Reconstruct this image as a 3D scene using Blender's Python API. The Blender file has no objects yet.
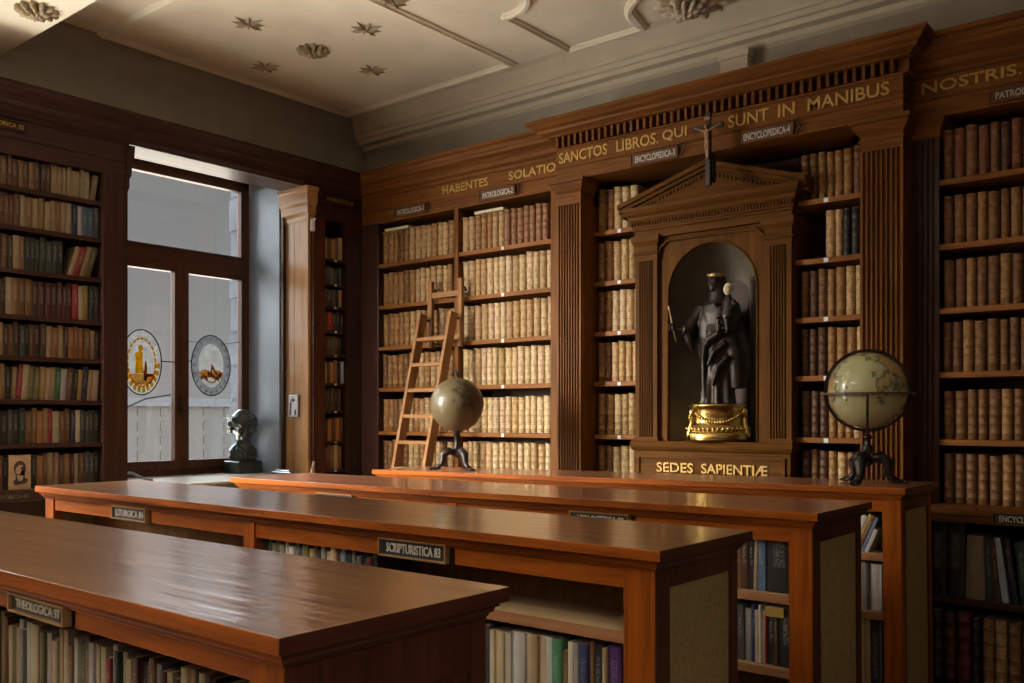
import bpy, bmesh, math, random
from mathutils import Vector, Matrix, Euler
random.seed(7)
PI = math.pi
S = bpy.context.scene
COL = S.collection

# ------------------------------------------------------------------ camera, world, light, exposure
cd = bpy.data.cameras.new('camera'); cam = bpy.data.objects.new('camera', cd); COL.objects.link(cam)
cam.location = (0, 0, 1.55); cam.rotation_euler = (PI/2, 0, math.radians(39.2))
cd.sensor_width = 36; cd.lens = 931/1024*36; cd.shift_y = 75/1024; cd.clip_start = 0.05; cd.clip_end = 500
S.camera = cam
vs = S.view_settings
S.display_settings.display_device = 'sRGB'
vs.view_transform = 'Standard'; vs.look = 'None'; vs.gamma = 1.0; vs.exposure = 0.0; vs.use_curve_mapping = False

W = bpy.data.worlds.new('overcast_sky'); S.world = W; W.use_nodes = True
nt = W.node_tree; nt.nodes.clear()
wo = nt.nodes.new('ShaderNodeOutputWorld'); bg = nt.nodes.new('ShaderNodeBackground')
tc = nt.nodes.new('ShaderNodeTexCoord'); sep = nt.nodes.new('ShaderNodeSeparateXYZ'); rp = nt.nodes.new('ShaderNodeValToRGB')
nt.links.new(tc.outputs['Generated'], sep.inputs[0]); 
nt.links.new(rp.outputs[0], bg.inputs[0]); nt.links.new(bg.outputs[0], wo.inputs[0])
mr = nt.nodes.new('ShaderNodeMapRange'); mr.inputs[1].default_value = -1; mr.inputs[2].default_value = 1
nt.links.new(sep.outputs['Z'], mr.inputs[0]); nt.links.new(mr.outputs[0], rp.inputs[0])
e = rp.color_ramp.elements          # sunlit court below, grey haze at eye level, bright overcast above
e[0].position = 0.0; e[0].color = (8.5, 7.6, 6.3, 1)
e[1].position = 1.0; e[1].color = (4.5, 4.9, 5.5, 1)
for p, c in ((.43, (8.5, 7.6, 6.3, 1)), (.462, (.36, .36, .355, 1)), (.5, (.34, .34, .336, 1)), (.56, (.285, .285, .283, 1)), (.6225, (.245, .245, .245, 1)), (.645, (8.0, 8.4, 9.0, 1))):
    q = rp.color_ramp.elements.new(p); q.color = c
bg.inputs[1].default_value = 1.0

def daylight(name, loc, sy, sz, watts, col):
    l = bpy.data.lights.new(name, 'AREA'); l.shape = 'RECTANGLE'; l.size = sz; l.size_y = sy; l.energy = watts; l.color = col
    o = bpy.data.objects.new(name, l); COL.objects.link(o); o.location = loc
    o.rotation_euler = (0, -PI/2, 0)          # shines along +X, in through the window
    return o
l = daylight('unseen_window_light', (-6.62, 1.05, 2.35), 1.1, 2.3, 138, (1.0, .92, .79))
l.rotation_euler = (Vector((-4.6, 5.6, 0.2))-Vector(l.location)).to_track_quat('-Z', 'Y').to_euler(); l.data.size, l.data.size_y = 1.1, 2.2; l.data.spread = math.radians(74)
l = daylight('unseen_window_light', (-7.0, -1.35, 2.35), 1.35, 2.35, 480, (1.0, .95, .87)); l.rotation_euler = (0, -PI/2-math.radians(50), 0); l.data.spread = math.radians(110)  # unseen window's light, turned upward to brighten the ceiling
l = daylight('unseen_window_light', (2.42, -.6, 2.35), 1.35, 2.2, 25, (1.0, .96, .90)); l.rotation_euler = (0, PI/2-math.radians(40), 0); l.data.spread = math.radians(120)  # fill light added at the invented right-wall window, for the counter ends
l = daylight('ceiling_fill_light', (-6.62, 1.05, 1.65), 1.1, 1.0, 16, (1.0, .93, .80))  # up-light added at an unseen window to brighten the ceiling
l.rotation_euler = (Vector((-4.9, 3.7, 4.3))-Vector(l.location)).to_track_quat('-Z', 'Y').to_euler(); l.data.spread = math.radians(66)
# bright open sky on the far side of the court: reaches the back wall through the window in view
l = daylight('bright_sky_over_court', (-10.8, 1.2, 4.2), 5.0, 4.5, 380, (1.0, .98, .95))
l.rotation_euler = (Vector((-7.15, 4.25, 2.3))-Vector(l.location)).to_track_quat('-Z', 'Y').to_euler()

# ------------------------------------------------------------------ materials
MATS = {}
def mat(name):
    m = bpy.data.materials.new(name); m.use_nodes = True; MATS[name] = m
    n = m.node_tree.nodes; b = n['Principled BSDF']
    return m, m.node_tree, b
def plain(name, col, rough=.6, metal=0, coat=0, var=.12, scale=18, bump=.02):
    m, t, b = mat(name)
    c = t.nodes.new('ShaderNodeTexCoord'); no = t.nodes.new('ShaderNodeTexNoise'); no.inputs['Scale'].default_value = scale; no.inputs['Detail'].default_value = 5
    r = t.nodes.new('ShaderNodeValToRGB')
    r.color_ramp.elements[0].color = tuple(x*(1-var) for x in col)+(1,); r.color_ramp.elements[1].color = tuple(min(1, x*(1+var)) for x in col)+(1,)
    r.color_ramp.elements[0].position = .3; r.color_ramp.elements[1].position = .7
    t.links.new(c.outputs['Object'], no.inputs[0]); t.links.new(no.outputs[0], r.inputs[0]); t.links.new(r.outputs[0], b.inputs['Base Color'])
    b.inputs['Roughness'].default_value = rough; b.inputs['Metallic'].default_value = metal; b.inputs['Coat Weight'].default_value = coat
    if bump:
        bp = t.nodes.new('ShaderNodeBump'); bp.inputs['Strength'].default_value = bump*5; bp.inputs['Distance'].default_value = .004
        t.links.new(no.outputs[0], bp.inputs['Height']); t.links.new(bp.outputs[0], b.inputs['Normal'])
    return m
def wood(name, c1, c2, axis='x', rough=.38, coat=.25, scale=1.0, spec=.12, dulled=False, bump=.12, coat_rough=.2, ior=1.5):
    m, t, b = mat(name)
    c = t.nodes.new('ShaderNodeTexCoord'); mp = t.nodes.new('ShaderNodeMapping')
    mp.inputs['Scale'].default_value = tuple((1.6 if a == axis else 30.0)*scale for a in 'xyz')
    no = t.nodes.new('ShaderNodeTexNoise'); no.inputs['Scale'].default_value = 1; no.inputs['Detail'].default_value = 8; no.inputs['Roughness'].default_value = .62; no.inputs['Distortion'].default_value = .7
    n2 = t.nodes.new('ShaderNodeTexNoise'); n2.inputs['Scale'].default_value = 2.3; n2.inputs['Detail'].default_value = 3
    r = t.nodes.new('ShaderNodeValToRGB'); r.color_ramp.elements[0].position = .32; r.color_ramp.elements[1].position = .68
    r.color_ramp.elements[0].color = c1+(1,); r.color_ramp.elements[1].color = c2+(1,)
    mx = t.nodes.new('ShaderNodeMix'); mx.data_type = 'RGBA'; mx.blend_type = 'MULTIPLY'; mx.inputs[0].default_value = .45
    r2 = t.nodes.new('ShaderNodeValToRGB'); r2.color_ramp.elements[0].position = .3; r2.color_ramp.elements[1].position = .7
    r2.color_ramp.elements[0].color = (.6, .55, .5, 1); r2.color_ramp.elements[1].color = (1, 1, 1, 1)
    L = t.links.new
    L(c.outputs['Object'], mp.inputs[0]); L(mp.outputs[0], no.inputs[0]); L(c.outputs['Object'], n2.inputs[0])
    L(no.outputs[0], r.inputs[0]); L(n2.outputs[0], r2.inputs[0]); L(r.outputs[0], mx.inputs[6]); L(r2.outputs[0], mx.inputs[7]); L(mx.outputs[2], b.inputs['Base Color'])
    b.inputs['Roughness'].default_value = rough; b.inputs['Coat Weight'].default_value = coat; b.inputs['Coat Roughness'].default_value = coat_rough; b.inputs['IOR'].default_value = ior; b.inputs['Specular IOR Level'].default_value = spec
    bp = t.nodes.new('ShaderNodeBump'); bp.inputs['Strength'].default_value = bump; bp.inputs['Distance'].default_value = .004
    if dulled:      # polish worn in patches: uneven gloss and slightly wavy boards
        b2 = t.nodes.new('ShaderNodeBump'); b2.inputs['Strength'].default_value = .45; b2.inputs['Distance'].default_value = .006; m3 = t.nodes.new('ShaderNodeMapping'); m3.inputs['Scale'].default_value = (2.2, 20, 4)
        n4 = t.nodes.new('ShaderNodeTexNoise'); n4.inputs['Scale'].default_value = 1; n4.inputs['Detail'].default_value = 4; L(c.outputs['Object'], m3.inputs[0]); L(m3.outputs[0], n4.inputs[0]); L(n4.outputs[0], b2.inputs['Height']); L(b2.outputs[0], bp.inputs['Normal']); L(bp.outputs[0], b.inputs['Coat Normal'])
    L(no.outputs[0], bp.inputs['Height']); L(bp.outputs[0], b.inputs['Normal'])
    return m
def woods(name, c1, c2, **k):
    return {a: wood(name+'_'+a, c1, c2, axis=a, **k) for a in 'xyz'}
OAK = woods('bookcase_oak', (.11, .040, .008), (.24, .094, .021), coat=.0, spec=.12, rough=.5)
SHELF = woods('shelf_oak', (.18, .066, .014), (.33, .135, .034), rough=.5, coat=.0, spec=.15)
MAH = woods('counter_mahogany', (.18, .042, .005), (.46, .118, .010), rough=.45, coat=.0, spec=.10)
TOP = wood('polished_counter_top', (.27, .125, .052), (.40, .20, .092), 'x', rough=.30, coat=.9, coat_rough=.12, bump=.10, scale=.6, ior=1.55, spec=.5, dulled=True)
TOPR = wood('red_polished_counter_top', (.44, .17, .095), (.60, .26, .15), 'x', rough=.30, coat=.85, coat_rough=.13, bump=.10, scale=.6, ior=1.55, spec=.5, dulled=True)
DARK = woods('dark_oak', (.038, .017, .013), (.068, .030, .023), rough=.42, coat=.2)  # oak in a darker tone than the other bookcase oaks
ENDW = woods('dark_mahogany_end', (.055, .015, .009), (.105, .03, .015), rough=.4, coat=.25)
NICHE = woods('niche_oak', (.072, .028, .005), (.145, .060, .011), rough=.5, coat=.0, spec=.05)
JAMB = woods('golden_jamb_oak', (.33, .16, .06), (.52, .30, .13), rough=.35, coat=.4)
LADW = woods('ladder_beech', (.25, .115, .042), (.40, .21, .085), rough=.45, coat=.1)
PALE = woods('pale_deal', (.40, .28, .15), (.55, .40, .23), rough=.6, coat=0)
BOARD = woods('brown_back_board', (.20, .11, .042), (.33, .19, .08), rough=.65, coat=0)
FRAMEW = woods('window_frame_wood', (.075, .032, .022), (.13, .055, .034), rough=.4, coat=.2)
BLACKP = plain('black_recess', (.018, .013, .010), .8, var=.3)
DARKREC = plain('dark_slot', (.03, .016, .010), .7, var=.3)
CANVAS = plain('olive_canvas', (.30, .215, .085), .85, var=.18, scale=60, bump=.08)
PLASTER = plain('wall_plaster', (.34, .31, .26), .9, var=.08, scale=4, bump=.03)
CEIL = plain('ceiling_plaster', (.84, .79, .66), .9, var=.06, scale=3, bump=.03)
CORN = plain('cornice_plaster', (.58, .52, .41), .9, var=.06, scale=6, bump=.03)
RELIEF = plain('relief_plaster', (.36, .29, .19), .9, var=.25, scale=40, bump=.08)
WHITEP = plain('rosette_plaster', (.56, .49, .38), .85, var=.2, scale=40, bump=.08)
REVEAL = plain('reveal_plaster', (.32, .40, .51), .5, var=.05, scale=5, bump=.02)
SILLM = plain('sill_stone', (.50, .46, .38), .5, var=.2, scale=9)
GOLD = plain('gilt_letter', (.50, .31, .075), .5, metal=.3, var=.12, scale=60)
GOLDD = plain('dull_gilt_letter', (.44, .28, .07), .5, metal=.4, var=.15, scale=60)
SIGNB = plain('black_sign', (.022, .02, .019), .5, var=.2)
SIGNW = plain('white_sign_letter', (.52, .49, .42), .6, var=.1, scale=80)
SIGNR = plain('brown_sign', (.085, .03, .012), .5, var=.2)
TAGW = plain('paper_tag', (.72, .74, .78), .7, var=.05)
IRON = plain('dark_cast_iron', (.04, .034, .032), .32, metal=.7, var=.3, scale=30)
BRONZE = plain('dark_bronze', (.017, .009, .006), .42, metal=.3, var=.4, scale=14)
BUSTM = plain('green_black_bronze', (.075, .095, .092), .28, metal=.55, var=.4, scale=10, coat=.2)
BRASS = plain('polished_brass', (.56, .39, .13), .27, metal=1, var=.15, scale=25)
IVORY = plain('ivory', (.62, .56, .40), .5, var=.1)
FLESH = plain('carved_corpus', (.30, .16, .09), .45, var=.2)
EBONY = plain('ebony', (.02, .014, .011), .4, var=.3)
STEEL = plain('brushed_steel', (.36, .37, .40), .3, metal=.9, var=.1)
PAPER = plain('page_paper', (.56, .47, .32), .9, var=.15, scale=90)
CREAMP = plain('cream_paper', (.62, .55, .40), .8, var=.08)
STONE = plain('quoin_stone', (.045, .055, .07), .9, var=.25, scale=6, bump=.1)
FACADE = plain('far_facade', (.042, .043, .044), .9, var=.03, scale=1, bump=0)
FARWIN = plain('far_window', (.027, .027, .028), .6, var=.1, bump=0)
CABLE = plain('grey_plastic', (.50, .51, .54), .4, var=.08)
LEAD = plain('lead_came', (.035, .033, .04), .5, metal=.3, var=.2)
WOODWALL = plain('dim_panelled_wall', (.15, .095, .06), .7, var=.2, scale=5)
FLOORM = wood('parquet', (.40, .34, .27), (.52, .46, .37), 'x', rough=.35, coat=.2)
INK = plain('printed_ink', (.06, .04, .03), .8, var=.2)
CARDM = plain('portrait_card', (.42, .27, .16), .8, var=.15, scale=12)
TABLETBL = plain('frame_dark_figure', (.05, .055, .08), .6, var=.2)

def glassy(name, col, alpha_rough=.0, mixglow=.12):
    """stained glass: light passes through tinted"""
    m = bpy.data.materials.new(name); m.use_nodes = True; t = m.node_tree; t.nodes.clear()
    o = t.nodes.new('ShaderNodeOutputMaterial'); tr = t.nodes.new('ShaderNodeBsdfTransparent'); tl = t.nodes.new('ShaderNodeBsdfTranslucent'); mx = t.nodes.new('ShaderNodeMixShader')
    tc = t.nodes.new('ShaderNodeTexCoord'); no = t.nodes.new('ShaderNodeTexNoise'); no.inputs['Scale'].default_value = 14
    r = t.nodes.new('ShaderNodeValToRGB'); r.color_ramp.elements[0].color = tuple(x*.7 for x in col)+(1,); r.color_ramp.elements[1].color = tuple(min(1, x*1.15) for x in col)+(1,)
    t.links.new(tc.outputs['Object'], no.inputs[0]); t.links.new(no.outputs[0], r.inputs[0])
    t.links.new(r.outputs[0], tr.inputs[0]); t.links.new(r.outputs[0], tl.inputs[0])
    mx.inputs[0].default_value = mixglow; t.links.new(tr.outputs[0], mx.inputs[1]); t.links.new(tl.outputs[0], mx.inputs[2]); t.links.new(mx.outputs[0], o.inputs[0])
    return m
def pane_glass():
    m = bpy.data.materials.new('window_glass'); m.use_nodes = True; t = m.node_tree; t.nodes.clear()
    o = t.nodes.new('ShaderNodeOutputMaterial'); tr = t.nodes.new('ShaderNodeBsdfTransparent'); g = t.nodes.new('ShaderNodeBsdfGlossy'); mx = t.nodes.new('ShaderNodeMixShader'); fr = t.nodes.new('ShaderNodeFresnel')
    tr.inputs[0].default_value = (.95, .96, .96, 1); g.inputs['Roughness'].default_value = .02; fr.inputs[0].default_value = 1.45
    t.links.new(fr.outputs[0], mx.inputs[0]); t.links.new(tr.outputs[0], mx.inputs[1]); t.links.new(g.outputs[0], mx.inputs[2]); t.links.new(mx.outputs[0], o.inputs[0])
    return m
GLASS = pane_glass()
G_YEL = glassy('amber_glass', (.75, .48, .04)); G_GREY = glassy('grey_painted_glass', (.52, .54, .56)); G_CLEAR = glassy('milky_glass', (.93, .94, .92), mixglow=.05)
G_BRN = glassy('brown_painted_glass', (.42, .20, .06)); G_OCH = glassy('ochre_glass', (.72, .50, .22)); G_PALE = glassy('pale_grey_glass', (.66, .67, .68))

def book_leather():
    m, t, b = mat('bound_leather'); L = t.links.new
    oi = t.nodes.new('ShaderNodeObjectInfo'); tc = t.nodes.new('ShaderNodeTexCoord')
    sp = t.nodes.new('ShaderNodeSeparateXYZ'); L(tc.outputs['Generated'], sp.inputs[0])
    no = t.nodes.new('ShaderNodeTexNoise'); no.inputs['Scale'].default_value = 45; no.inputs['Detail'].default_value = 6; L(tc.outputs['Object'], no.inputs[0])
    r = t.nodes.new('ShaderNodeValToRGB'); r.color_ramp.elements[0].position = .3; r.color_ramp.elements[1].position = .72
    r.color_ramp.elements[0].color = (.55, .48, .40, 1); r.color_ramp.elements[1].color = (1.12, 1.1, 1.05, 1); L(no.outputs[0], r.inputs[0])
    mx = t.nodes.new('ShaderNodeMix'); mx.data_type = 'RGBA'; mx.blend_type = 'MULTIPLY'; mx.inputs[0].default_value = 1
    L(oi.outputs['Color'], mx.inputs[6]); L(r.outputs[0], mx.inputs[7])
    # tooled lines across the spine
    ml = t.nodes.new('ShaderNodeMath'); ml.operation = 'MULTIPLY'; ml.inputs[1].default_value = 17.0; L(sp.outputs['Z'], ml.inputs[0])
    fr = t.nodes.new('ShaderNodeMath'); fr.operation = 'FRACT'; L(ml.outputs[0], fr.inputs[0])
    lt = t.nodes.new('ShaderNodeMath'); lt.operation = 'LESS_THAN'; lt.inputs[1].default_value = .16; L(fr.outputs[0], lt.inputs[0])
    k = t.nodes.new('ShaderNodeMath'); k.operation = 'MULTIPLY'; k.inputs[1].default_value = .5; L(lt.outputs[0], k.inputs[0])
    m2 = t.nodes.new('ShaderNodeMix'); m2.data_type = 'RGBA'; m2.blend_type = 'MIX'; L(k.outputs[0], m2.inputs[0]); L(mx.outputs[2], m2.inputs[6])
    dk = t.nodes.new('ShaderNodeMix'); dk.data_type = 'RGBA'; dk.blend_type = 'MULTIPLY'; dk.inputs[0].default_value = 1; L(mx.outputs[2], dk.inputs[6]); dk.inputs[7].default_value = (.45, .36, .26, 1)
    L(dk.outputs[2], m2.inputs[7]); L(m2.outputs[2], b.inputs['Base Color'])
    b.inputs['Roughness'].default_value = .5
    bp = t.nodes.new('ShaderNodeBump'); bp.inputs['Strength'].default_value = .25; bp.inputs['Distance'].default_value = .003; L(no.outputs[0], bp.inputs['Height']); L(bp.outputs[0], b.inputs['Normal'])
    return m
def book_cloth():
    m, t, b = mat('book_cover'); L = t.links.new
    oi = t.nodes.new('ShaderNodeObjectInfo'); tc = t.nodes.new('ShaderNodeTexCoord'); sp = t.nodes.new('ShaderNodeSeparateXYZ'); L(tc.outputs['Generated'], sp.inputs[0])
    # a printed title running along the spine: specks of lighter or darker ink in one stretch of the height
    mp = t.nodes.new('ShaderNodeMapping'); mp.inputs['Scale'].default_value = (520, 520, 170); L(tc.outputs['Object'], mp.inputs[0])
    add = t.nodes.new('ShaderNodeVectorMath'); add.operation = 'ADD'; L(mp.outputs[0], add.inputs[0]); L(oi.outputs['Location'], add.inputs[1])
    no = t.nodes.new('ShaderNodeTexNoise'); no.inputs['Scale'].default_value = 1; no.inputs['Detail'].default_value = 1; L(add.outputs[0], no.inputs[0])
    gt = t.nodes.new('ShaderNodeMath'); gt.operation = 'GREATER_THAN'; gt.inputs[1].default_value = .57; L(no.outputs[0], gt.inputs[0])
    cx = t.nodes.new('ShaderNodeMath'); cx.operation = 'COMPARE'; cx.inputs[1].default_value = .5; cx.inputs[2].default_value = .22; L(sp.outputs['X'], cx.inputs[0])
    cz = t.nodes.new('ShaderNodeMath'); cz.operation = 'COMPARE'; cz.inputs[1].default_value = .62; cz.inputs[2].default_value = .24; L(sp.outputs['Z'], cz.inputs[0])
    a = t.nodes.new('ShaderNodeMath'); a.operation = 'MULTIPLY'; L(gt.outputs[0], a.inputs[0]); L(cx.outputs[0], a.inputs[1])
    a2 = t.nodes.new('ShaderNodeMath'); a2.operation = 'MULTIPLY'; L(a.outputs[0], a2.inputs[0]); L(cz.outputs[0], a2.inputs[1])
    a3 = t.nodes.new('ShaderNodeMath'); a3.operation = 'MULTIPLY'; a3.inputs[1].default_value = .28; L(a2.outputs[0], a3.inputs[0])
    iv = t.nodes.new('ShaderNodeInvert'); L(oi.outputs['Color'], iv.inputs['Color'])
    mx = t.nodes.new('ShaderNodeMix'); mx.data_type = 'RGBA'; L(a3.outputs[0], mx.inputs[0]); L(oi.outputs['Color'], mx.inputs[6]); L(iv.outputs[0], mx.inputs[7])
    n2 = t.nodes.new('ShaderNodeTexNoise'); n2.inputs['Scale'].default_value = 30; L(tc.outputs['Object'], n2.inputs[0])
    r = t.nodes.new('ShaderNodeValToRGB'); r.color_ramp.elements[0].color = (.68, .66, .62, 1); r.color_ramp.elements[1].color = (1.05, 1.05, 1.05, 1); L(n2.outputs[0], r.inputs[0])
    m2 = t.nodes.new('ShaderNodeMix'); m2.data_type = 'RGBA'; m2.blend_type = 'MULTIPLY'; m2.inputs[0].default_value = 1; L(mx.outputs[2], m2.inputs[6]); L(r.outputs[0], m2.inputs[7])
    L(m2.outputs[2], b.inputs['Base Color']); b.inputs['Roughness'].default_value = .5
    return m
LEATHER = book_leather(); CLOTH = book_cloth()
def globe_mat(name, sea, land, line, scale, thr, coat):
    m, t, b = mat(name); L = t.links.new
    tc = t.nodes.new('ShaderNodeTexCoord'); no = t.nodes.new('ShaderNodeTexNoise'); no.inputs['Scale'].default_value = scale; no.inputs['Detail'].default_value = 7; no.inputs['Roughness'].default_value = .55
    L(tc.outputs['Object'], no.inputs[0])
    r = t.nodes.new('ShaderNodeValToRGB'); el = r.color_ramp.elements
    el[0].position = thr-.02; el[0].color = sea+(1,); el[1].position = thr+.02; el[1].color = land+(1,)
    q = el.new(thr-.004); q.color = line+(1,); q = el.new(thr+.006); q.color = line+(1,)
    L(no.outputs[0], r.inputs[0])
    n2 = t.nodes.new('ShaderNodeTexNoise'); n2.inputs['Scale'].default_value = 9; n2.inputs['Detail'].default_value = 4; L(tc.outputs['Object'], n2.inputs[0])
    r2 = t.nodes.new('ShaderNodeValToRGB'); r2.color_ramp.elements[0].color = (.62, .6, .52, 1); r2.color_ramp.elements[1].color = (1.1, 1.1, 1.1, 1); L(n2.outputs[0], r2.inputs[0])
    mx = t.nodes.new('ShaderNodeMix'); mx.data_type = 'RGBA'; mx.blend_type = 'MULTIPLY'; mx.inputs[0].default_value = 1
    L(r.outputs[0], mx.inputs[6]); L(r2.outputs[0], mx.inputs[7]); L(mx.outputs[2], b.inputs['Base Color'])
    b.inputs['Roughness'].default_value = .45; b.inputs['Coat Weight'].default_value = coat; b.inputs['Coat Roughness'].default_value = .08
    return m
GLOBEG = globe_mat('map_parchment_green', (.58, .60, .34), (.62, .45, .22), (.16, .20, .12), 4.2, .53, .9)
GLOBEB = globe_mat('map_parchment_brown', (.135, .105, .052), (.10, .07, .034), (.05, .036, .022), 5.0, .57, .25)

# ------------------------------------------------------------------ mesh helpers
BASE = {}
def base_of(p):
    return BASE.get(p.name, Vector((0, 0, 0))) if p is not None else Vector((0, 0, 0))
class MB:
    def __init__(s): s.v = []; s.f = []; s.m = []; s.sm = []
    def add(s, vs, fs, mi=0, smooth=False):
        o = len(s.v); s.v += [tuple(p) for p in vs]; s.f += [tuple(i+o for i in f) for f in fs]; s.m += [mi]*len(fs); s.sm += [smooth]*len(fs); return s
    def box(s, x0, x1, y0, y1, z0, z1, mi=0):
        return s.add([(x, y, z) for z in (z0, z1) for y in (y0, y1) for x in (x0, x1)], [(0, 2, 3, 1), (4, 5, 7, 6), (0, 1, 5, 4), (2, 6, 7, 3), (0, 4, 6, 2), (1, 3, 7, 5)], mi)
    def prism(s, poly, z0, z1, mi=0, axis='z', smooth=False):
        n = len(poly)
        if axis == 'z': A = [(a, b, z0) for a, b in poly]; B = [(a, b, z1) for a, b in poly]
        elif axis == 'y': A = [(a, z0, b) for a, b in poly]; B = [(a, z1, b) for a, b in poly]
        else: A = [(z0, a, b) for a, b in poly]; B = [(z1, a, b) for a, b in poly]
        o = len(s.v); s.add(A+B, [(i, (i+1) % n, (i+1) % n+n, i+n) for i in range(n)], mi, smooth)
        s.f += [tuple(o+i for i in reversed(range(n))), tuple(o+n+i for i in range(n))]; s.m += [mi]*2; s.sm += [False]*2
        return s
    def loft(s, rings, mi=0, smooth=True, caps=True, closed=True):
        n = len(rings[0]); o = len(s.v); fs = []
        for k in range(len(rings)-1):
            for i in range(n if closed else n-1):
                j = (i+1) % n; fs.append((k*n+i, k*n+j, (k+1)*n+j, (k+1)*n+i))
        s.add([p for r in rings for p in r], fs, mi, smooth)
        if caps:
            s.f += [tuple(o+i for i in reversed(range(n))), tuple(o+(len(rings)-1)*n+i for i in range(n))]; s.m += [mi]*2; s.sm += [False]*2
        return s
    def lathe(s, prof, c=(0, 0, 0), n=24, mi=0, caps=True):
        return s.loft([[(c[0]+r*math.cos(2*PI*i/n), c[1]+r*math.sin(2*PI*i/n), c[2]+z) for i in range(n)] for r, z in prof], mi, True, caps)
    def tube(s, pts, rad, n=10, mi=0, smooth=True, caps=True):
        pts = [Vector(p) for p in pts]; rs = rad if isinstance(rad, (list, tuple)) else [rad]*len(pts); rings = []; ref = None
        for i, p in enumerate(pts):
            d = (pts[min(i+1, len(pts)-1)]-pts[max(i-1, 0)]).normalized()
            if ref is None:
                ref = d.cross(Vector((0, 0, 1)) if abs(d.z) < .9 else Vector((1, 0, 0))).normalized()
            else:
                ref = (ref-d*ref.dot(d)).normalized()
            q = d.cross(ref)
            rings.append([p+rs[i]*(ref*math.cos(2*PI*k/n)+q*math.sin(2*PI*k/n)) for k in range(n)])
        return s.loft(rings, mi, smooth, caps)
    def bar(s, a, b, w, h, up=(0, 0, 1), mi=0):
        a, b = Vector(a), Vector(b); d = (b-a).normalized(); u = Vector(up); r = d.cross(u).normalized(); u = r.cross(d).normalized()
        vs = [p+r*i*w/2+u*j*h/2 for p in (a, b) for i, j in ((-1, -1), (1, -1), (1, 1), (-1, 1))]
        return s.add(vs, [(3, 2, 1, 0), (4, 5, 6, 7), (0, 1, 5, 4), (1, 2, 6, 5), (2, 3, 7, 6), (3, 0, 4, 7)], mi)
    def ell(s, c, r, n=16, m=10, rot=None, mi=0, f=None):
        rings = []; R = rot.to_matrix() if rot else Matrix.Identity(3)
        for k in range(m+1):
            t = -PI/2+PI*k/m; t = max(-PI/2+.02, min(PI/2-.02, t)); ring = []
            for i in range(n):
                a = 2*PI*i/n; p = Vector((r[0]*math.cos(t)*math.cos(a), r[1]*math.cos(t)*math.sin(a), r[2]*math.sin(t)))
                if f: p = f(p)
                ring.append(Vector(c)+R @ p)
            rings.append(ring)
        return s.loft(rings, mi)
    def sweep(s, path, prof, before=None, after=None, mi=0):
        P = [Vector(p) for p in path]; full = ([Vector(before)] if before else [])+P+([Vector(after)] if after else []); off = 1 if before else 0; rings = []
        def nor(a, b): d = (b-a).normalized(); return Vector((d.y, -d.x))
        for i, p in enumerate(P):
            j = i+off; n1 = nor(full[j-1], full[j]) if j > 0 else None; n2 = nor(full[j], full[j+1]) if j < len(full)-1 else None
            n1 = n1 or n2; n2 = n2 or n1; m = (n1+n2)/(1+n1.dot(n2))
            rings.append([(p.x+m.x*o, p.y+m.y*o, z) for o, z in prof])
        return s.loft(rings, mi, smooth=False)
    def build(s, name, mats, parent=None, bevel=0, local=False, loc=None):
        me = bpy.data.meshes.new(name); off = Vector((0, 0, 0)) if local else base_of(parent)
        if loc is not None and parent is None: off = Vector(loc)
        me.from_pydata([tuple(Vector(p)-off) for p in s.v], [], s.f); me.update()
        for m in (mats if isinstance(mats, (list, tuple)) else [mats]): me.materials.append(m)
        me.polygons.foreach_set('material_index', s.m); me.polygons.foreach_set('use_smooth', s.sm)
        bm = bmesh.new(); bm.from_mesh(me); bmesh.ops.recalc_face_normals(bm, faces=bm.faces); bm.to_mesh(me); bm.free()
        o = bpy.data.objects.new(name, me); COL.objects.link(o)
        if parent is not None:
            o.parent = parent; BASE[o.name] = base_of(parent)
        elif loc is not None:
            o.location = loc; BASE[o.name] = Vector(loc)
        if bevel:
            b = o.modifiers.new('edge', 'BEVEL'); b.width = bevel; b.segments = 2; b.limit_method = 'ANGLE'; b.angle_limit = .6
        return o
def tag(o, label, cat, group=None):
    o['label'] = label; o['category'] = cat
    if group: o['group'] = group
    return o
def thing(name, loc, label, cat, group=None, rot=(0, 0, 0)):
    o = bpy.data.objects.new(name, None); COL.objects.link(o); o.location = loc; o.rotation_euler = rot; o.empty_display_size = .05
    BASE[o.name] = Vector(loc)
    return tag(o, label, cat, group)
def struct(o): o['kind'] = 'structure'; return o
def sthing(name, loc=(0, 0, 0)):
    o = bpy.data.objects.new(name, None); COL.objects.link(o); o.location = loc; BASE[o.name] = Vector(loc); o['kind'] = 'structure'; return o
TXT = {}
def text(s):
    if s not in TXT:
        cu = bpy.data.curves.new('lettering', 'FONT'); cu.body = s; cu.size = 1; cu.extrude = .04; cu.resolution_u = 3; cu.offset = .012
        o = bpy.data.objects.new('lettering', cu); COL.objects.link(o); dg = bpy.context.evaluated_depsgraph_get(); dg.update()
        me = bpy.data.meshes.new_from_object(o.evaluated_get(dg)); bpy.data.objects.remove(o); bpy.data.curves.remove(cu)
        v = [p.co.copy() for p in me.vertices]; f = [tuple(p.vertices) for p in me.polygons]; bpy.data.meshes.remove(me)
        x0, x1 = min(p.x for p in v), max(p.x for p in v); y0, y1 = min(p.y for p in v), max(p.y for p in v)
        TXT[s] = ([((p.x-x0)/(x1-x0), (p.y-y0)/(y1-y0), p.z/.04) for p in v], f)
    return TXT[s]
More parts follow.
